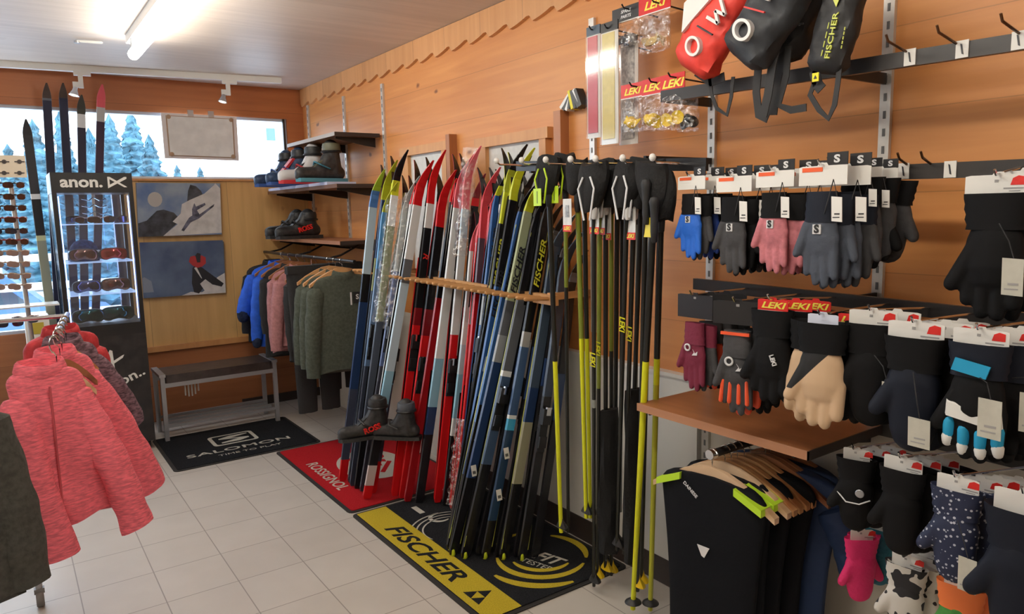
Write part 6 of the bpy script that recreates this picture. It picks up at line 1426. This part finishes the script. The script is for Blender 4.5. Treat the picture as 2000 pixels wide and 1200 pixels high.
def strip(X, px0, px1, py0, py1, body, head, lb, hh=.035):
    a, b_ = at(px0, py0, 0, X), at(px1, py0, 0, X); w2 = abs(a.y-b_.y)/2; y = (a.y+b_.y)/2; z0 = a.z; z1 = at((px0+px1)/2, py1, 0, X).z
    t = thing('file_packet', lb, 'packet', (X, y, z1), 'long flat packets at the left end of the packets')
    b = MB(); b.box(X, X+.003, y-w2, y+w2, z1, z0-hh); b.build('backing_card', card, t)
    b = MB(); b.box(X-.004, X, y-w2*.62, y+w2*.8, z1+.02, z0-hh-.005); b.build('strip', body, t)
    b = MB(); b.box(X-.002, X+.004, y-w2, y+w2, z0-hh, z0); b.build('header_card', head, t)
    b = MB(); b.box(X-.009, X-.007, y-w2*.95, y+w2*.95, z1, z0-hh); b.box(X-.009, X, y-w2, y-w2*.95, z1, z0-hh); b.box(X-.009, X, y+w2*.95, y+w2, z1, z0-hh); b.build('clear_sleeve', clear('clear_sleeve_film', (.98, .98, .98), .05, .1), t)
strip(1.99, 1146, 1172, 55, 270, mat('file_pink', (.6, .1, .13), .5), mat('header_navy', (.03, .06, .1), .4), 'long pink file in a clear packet, leftmost of the long packets')
strip(1.97, 1174, 1207, 48, 282, mat('file_yellow', (.72, .6, .22), .5, noise=.06, nscale=40), black, 'long pale yellow file packet with black header')
strip(2.03, 1212, 1246, 88, 282, mat('white_pattern', (.68, .68, .66), .5, nscale=70, col2=(.3, .3, .32)), card, 'long white patterned strip behind the basket packets', .01)
# fan of clamps on the wall
t = thing('ski_strap_fan', 'small fan of black, white and yellow ski straps fixed on the wall', 'ski straps', at(1118, 218, 0, 2.12))
for k, (x0, y0, x1, y1, M) in enumerate(((1098, 212, 1116, 183, white), (1104, 215, 1120, 181, black), (1110, 216, 1122, 180, white), (1116, 213, 1120, 180, black), (1124, 213, 1117, 178, yellowp), (1130, 212, 1122, 178, black), (1137, 210, 1125, 178, black), (1140, 200, 1128, 176, white), (1143, 207, 1132, 175, black))):
    p, q = at(x0, y0, 0, 2.115), at(x1, y1, 0, 2.115); b = MB(); d = (q-p).normalized(); b.obox((p+q)/2+V(-.002*k+.01, 0, 0), V(.022, 0, 0), V(0, d.z, -d.y)*.008, d*((q-p).length/2)); b.build('strap', M, t)

# ------------------------------------------------------------------ bags hanging from the highest bar
def bag(name, lb, X, p0, p1, hw, dep, M, seed, top_extra=0.):
    a, c_ = at(*p0, 0, X), at(*p1, 0, X); D = (c_-a); L = D.length; D.normalize(); S_ = D.cross(V(1, 0, 0)).normalized()
    t = thing(name, lb, 'bag', c_, 'bags hanging above the glove rows')
    b = MB(); n = 28; rings = []
    for i in range(21):
        q = i/20; e = math.sin(min(1, q*6)*PI/2)*math.sin(min(1, (1-q)*7+.12)*PI/2)
        c0 = a+D*(L*q)
        rings.append([c0+S_*(hw*(.55+.45*e)*(1+.05*math.sin(q*13+seed))*math.copysign(abs(math.cos(al))**.7, math.cos(al))*(1+.08*wr(al, q*1.1, seed)))+V(1, 0, 0)*(dep*e*math.copysign(abs(math.sin(al))**.8, math.sin(al))*(1+.22*wr(al, q*1.3, seed+2))) for al in [2*PI*k/n for k in range(n)]])
    b.loft(rings); b.build('bag_body', M, t)
    return t, a, D, S_, L
bred = mat('bag_red', (.72, .045, .03), .55, bump=.4, bscale=12, noise=.08); bgry = mat('bag_dark_grey', (.022, .025, .031), .6, bump=.5, bscale=14, noise=.1); bblk = mat('bag_black', (.014, .014, .016), .6, bump=.2, bscale=20)
webk = mat('webbing', (.028, .028, .03), .8)
def loopto(t, X, px, py):
    """hanging loop up to the highest bar"""
    p = at(px, py, 0, X); b = MB(); b.tube([p-V(0, 0, .1), (1.92-.014, p.y, 2.31), (1.92-.014, p.y, 2.352), (1.934, p.y, 2.352)], .005, 6, flat=.5); b.build('hanging_loop', webk, t)
Xb = 1.80
t, a, D, S_, L = bag('carry_bag', 'bright red carry bag with white lettering at the top edge', Xb, (1446, -60), (1352, 140), .086, .045, bred, 1.)
loopto(t, Xb, 1455, -60)
wv = (at(1420, 15, 0, 1.74)-at(1352, 92, 0, 1.74)).normalized(); wn_ = wv.cross(V(1, 0, 0)).normalized()*-1
def ow(t, X, po, pw, R, slash, M):
    o = at(*po, 0, X); w_ = at(*pw, 0, X); u = (w_-o).normalized(); v = V(-1, 0, 0).cross(u)
    b = MB(); k = 30; ri, ro = R*.72, R
    for i in range(k):
        a0, a1 = 2*PI*i/k, 2*PI*(i+1)/k
        b.add([o+u*(r*math.cos(a_)*.82)+v*(r*math.sin(a_))+V(-dx, 0, 0) for r, a_, dx in ((ri, a0, .001), (ro, a0, .001), (ro, a1, .001), (ri, a1, .001))]+[o+u*(r*math.cos(a_)*.82)+v*(r*math.sin(a_))+V(.02, 0, 0) for r, a_ in ((ri, a0), (ro, a0), (ro, a1), (ri, a1))], [(3, 2, 1, 0), (0, 1, 5, 4), (1, 2, 6, 5), (2, 3, 7, 6), (3, 0, 4, 7)])
    b.build('letter_o', M, t)
    b = MB(); m_ = o.lerp(w_, .5); b.obox(m_+V(-.0, 0, 0), (u*.35-v).normalized()*R*1.05, u*.0022, V(.003, 0, 0)); b.build('slash', slash, t)
    b = MB(); pts = [(-1, .9), (-.5, -.9), (0, .5), (.5, -.9), (1, .9)]
    for (x0, y0), (x1, y1) in zip(pts, pts[1:]):
        p, q = w_+u*(x0*R*.95)+v*(y0*R*.8), w_+u*(x1*R*.95)+v*(y1*R*.8); d = (q-p); b.obox((p+q)/2, d/2, V(-1, 0, 0).cross(d).normalized()*.0045, V(.004, 0, 0))
    b.build('letter_w', M, t)
ow(t, 1.742, (1352, 90), (1402, 27), .032, bgry, mat('letter_white', (.75, .73, .72), .5))
b = MB(); pp = [at(x, y, 0, 1.746) for x, y in ((1331, 64), (1336, 6), (1350, -8), (1392, -8), (1350, 40))]; b.add(pp+[p+V(.03, 0, 0) for p in pp], [(0, 1, 2, 3, 4), (9, 8, 7, 6, 5)]+[(i, i+5, (i+1) % 5+5, (i+1) % 5) for i in range(5)]); b.build('white_panel', MATS['letter_white'], t)
t, a, D, S_, L = bag('carry_bag', 'dark grey carry bag with white ring letter, right of the red one', Xb-.05, (1560, -60), (1448, 118), .078, .05, bgry, 3.)
loopto(t, Xb-.05, 1553, -60)
ow(t, 1.682, (1448, 58), (1500, -22), .033, redp, MATS['letter_white'])
t, a, D, S_, L = bag('shoulder_bag', 'dark bag with long dangling straps behind the grey one', Xb+.05, (1600, -70), (1510, 110), .085, .05, bblk, 5.)
loopto(t, Xb+.05, 1593, -70)
b = MB(); o = at(1497, 105, 0, 1.785); b.ring(o, .026, .004, (1, 0, 0), 24, 6); b.build('ring_print', greyf, t)
b = MB()
for x0, y0, x1, y1 in ((1551, 52, 1556, 35), (1556, 35, 1562, 50), (1545, 50, 1569, 46)):
    p, q = at(x0, y0, 0, 1.797), at(x1, y1, 0, 1.797); b.tube([p, q], .003, 5)
b.build('triangle_print', greyf, t)
def ribbon(t, X, pts, wd, M=webk, nm='strap'):
    P3 = [at(x, y, 0, X+dx) for x, y, dx in [(q if len(q) == 3 else (*q, 0)) for q in pts]]
    b = MB(); rings = []
    for i, p in enumerate(P3):
        d = (P3[min(i+1, len(P3)-1)]-P3[max(0, i-1)]).normalized(); s = d.cross(V(1, 0, 0)).normalized()
        rings.append([p-s*wd-V(.0015, 0, 0), p+s*wd-V(.0015, 0, 0), p+s*wd+V(.0015, 0, 0), p-s*wd+V(.0015, 0, 0)])
    b.loft(rings); b.build(nm, M, t)
ribbon(t, 1.77, [(1520, 70), (1508, 130), (1500, 185), (1490, 228)], .013)
ribbon(t, 1.80, [(1482, 120), (1477, 180), (1482, 225), (1500, 232)], .012)
ribbon(t, 1.80, [(1540, 90), (1535, 150), (1520, 205), (1545, 215), (1575, 210)], .010)
ribbon(t, 1.81, [(1530, 100), (1515, 160), (1508, 225)], .016)
tr = bpy.data.objects['carry_bag']
ribbon(tr, 1.84, [(1385, 140), (1390, 185), (1400, 212), (1420, 225), (1428, 190), (1432, 150)], .006)
ribbon(tr, 1.84, [(1360, 140), (1390, 160), (1415, 150)], .014)
t, a, D, S_, L = bag('bib_bag', 'narrow black bag with yellow lettering at the right of the bags', 1.80, (1662, -55), (1612, 145), .055, .035, bblk, 7.)
loopto(t, 1.80, 1656, -55)
lt = mat('letter_lime', (.62, .68, .12), .5)
p, q = at(1617, 112, 0, 1.762), at(1634, 28, 0, 1.762)
text('FISCHER', .014, p.lerp(q, .5), q-p, (q-p).cross(V(1, 0, 0))*-1 if False else V(-1, 0, 0).cross(q-p), lt, t, bold=.01, ext=.004, wscale=1.5)
for (x0, y0, x1, y1) in ((1604, 110, 1625, 20), (1643, 95, 1651, 50)):
    b = MB(); P0, P1 = at(x0, y0, 0, 1.765), at(x1, y1, 0, 1.765)
    for k in range(5): b.tube([P0.lerp(P1, k/5), P0.lerp(P1, (k+.7)/5)], .0016, 5)
    b.build('dashed_print', lt, t)
b = MB(); o = at(1634, 4, 0, 1.762); b.prism([(-.011, .012), (.011, .012), (0, -.012)], o, (0, -1, 0), (0, 0, 1), (-1, 0, 0), .002); b.build('triangle_print', lt, t)
b = MB(); o = at(1593, 151, 0, 1.775); b.obox(o, V(.0015, 0, 0), V(0, .009, 0), V(0, 0, .011)); b.build('yellow_label', yellowp, t)
b = MB(); b.prism([(-.005, -.004), (.005, -.004), (0, .005)], o-V(.0016, 0, 0), (0, -1, 0), (0, 0, 1), (-1, 0, 0), .0008); b.build('label_print', black, t)
ribbon(t, 1.79, [(1592, 138), (1590, 165), (1582, 185), (1600, 215), (1618, 232), (1630, 205), (1636, 165), (1640, 130)], .007)
ribbon(t, 1.79, [(1590, 138), (1597, 165), (1605, 175)], .014)

p = at(1322, 1190, 2, .03)
b = MB(); b.box(p.x-.02, p.x+.25, p.y-.3, p.y+.005, .001, .10)
tag(b.build('cardboard_box', card), 'low white carton on the floor behind the front black shirt', 'box')
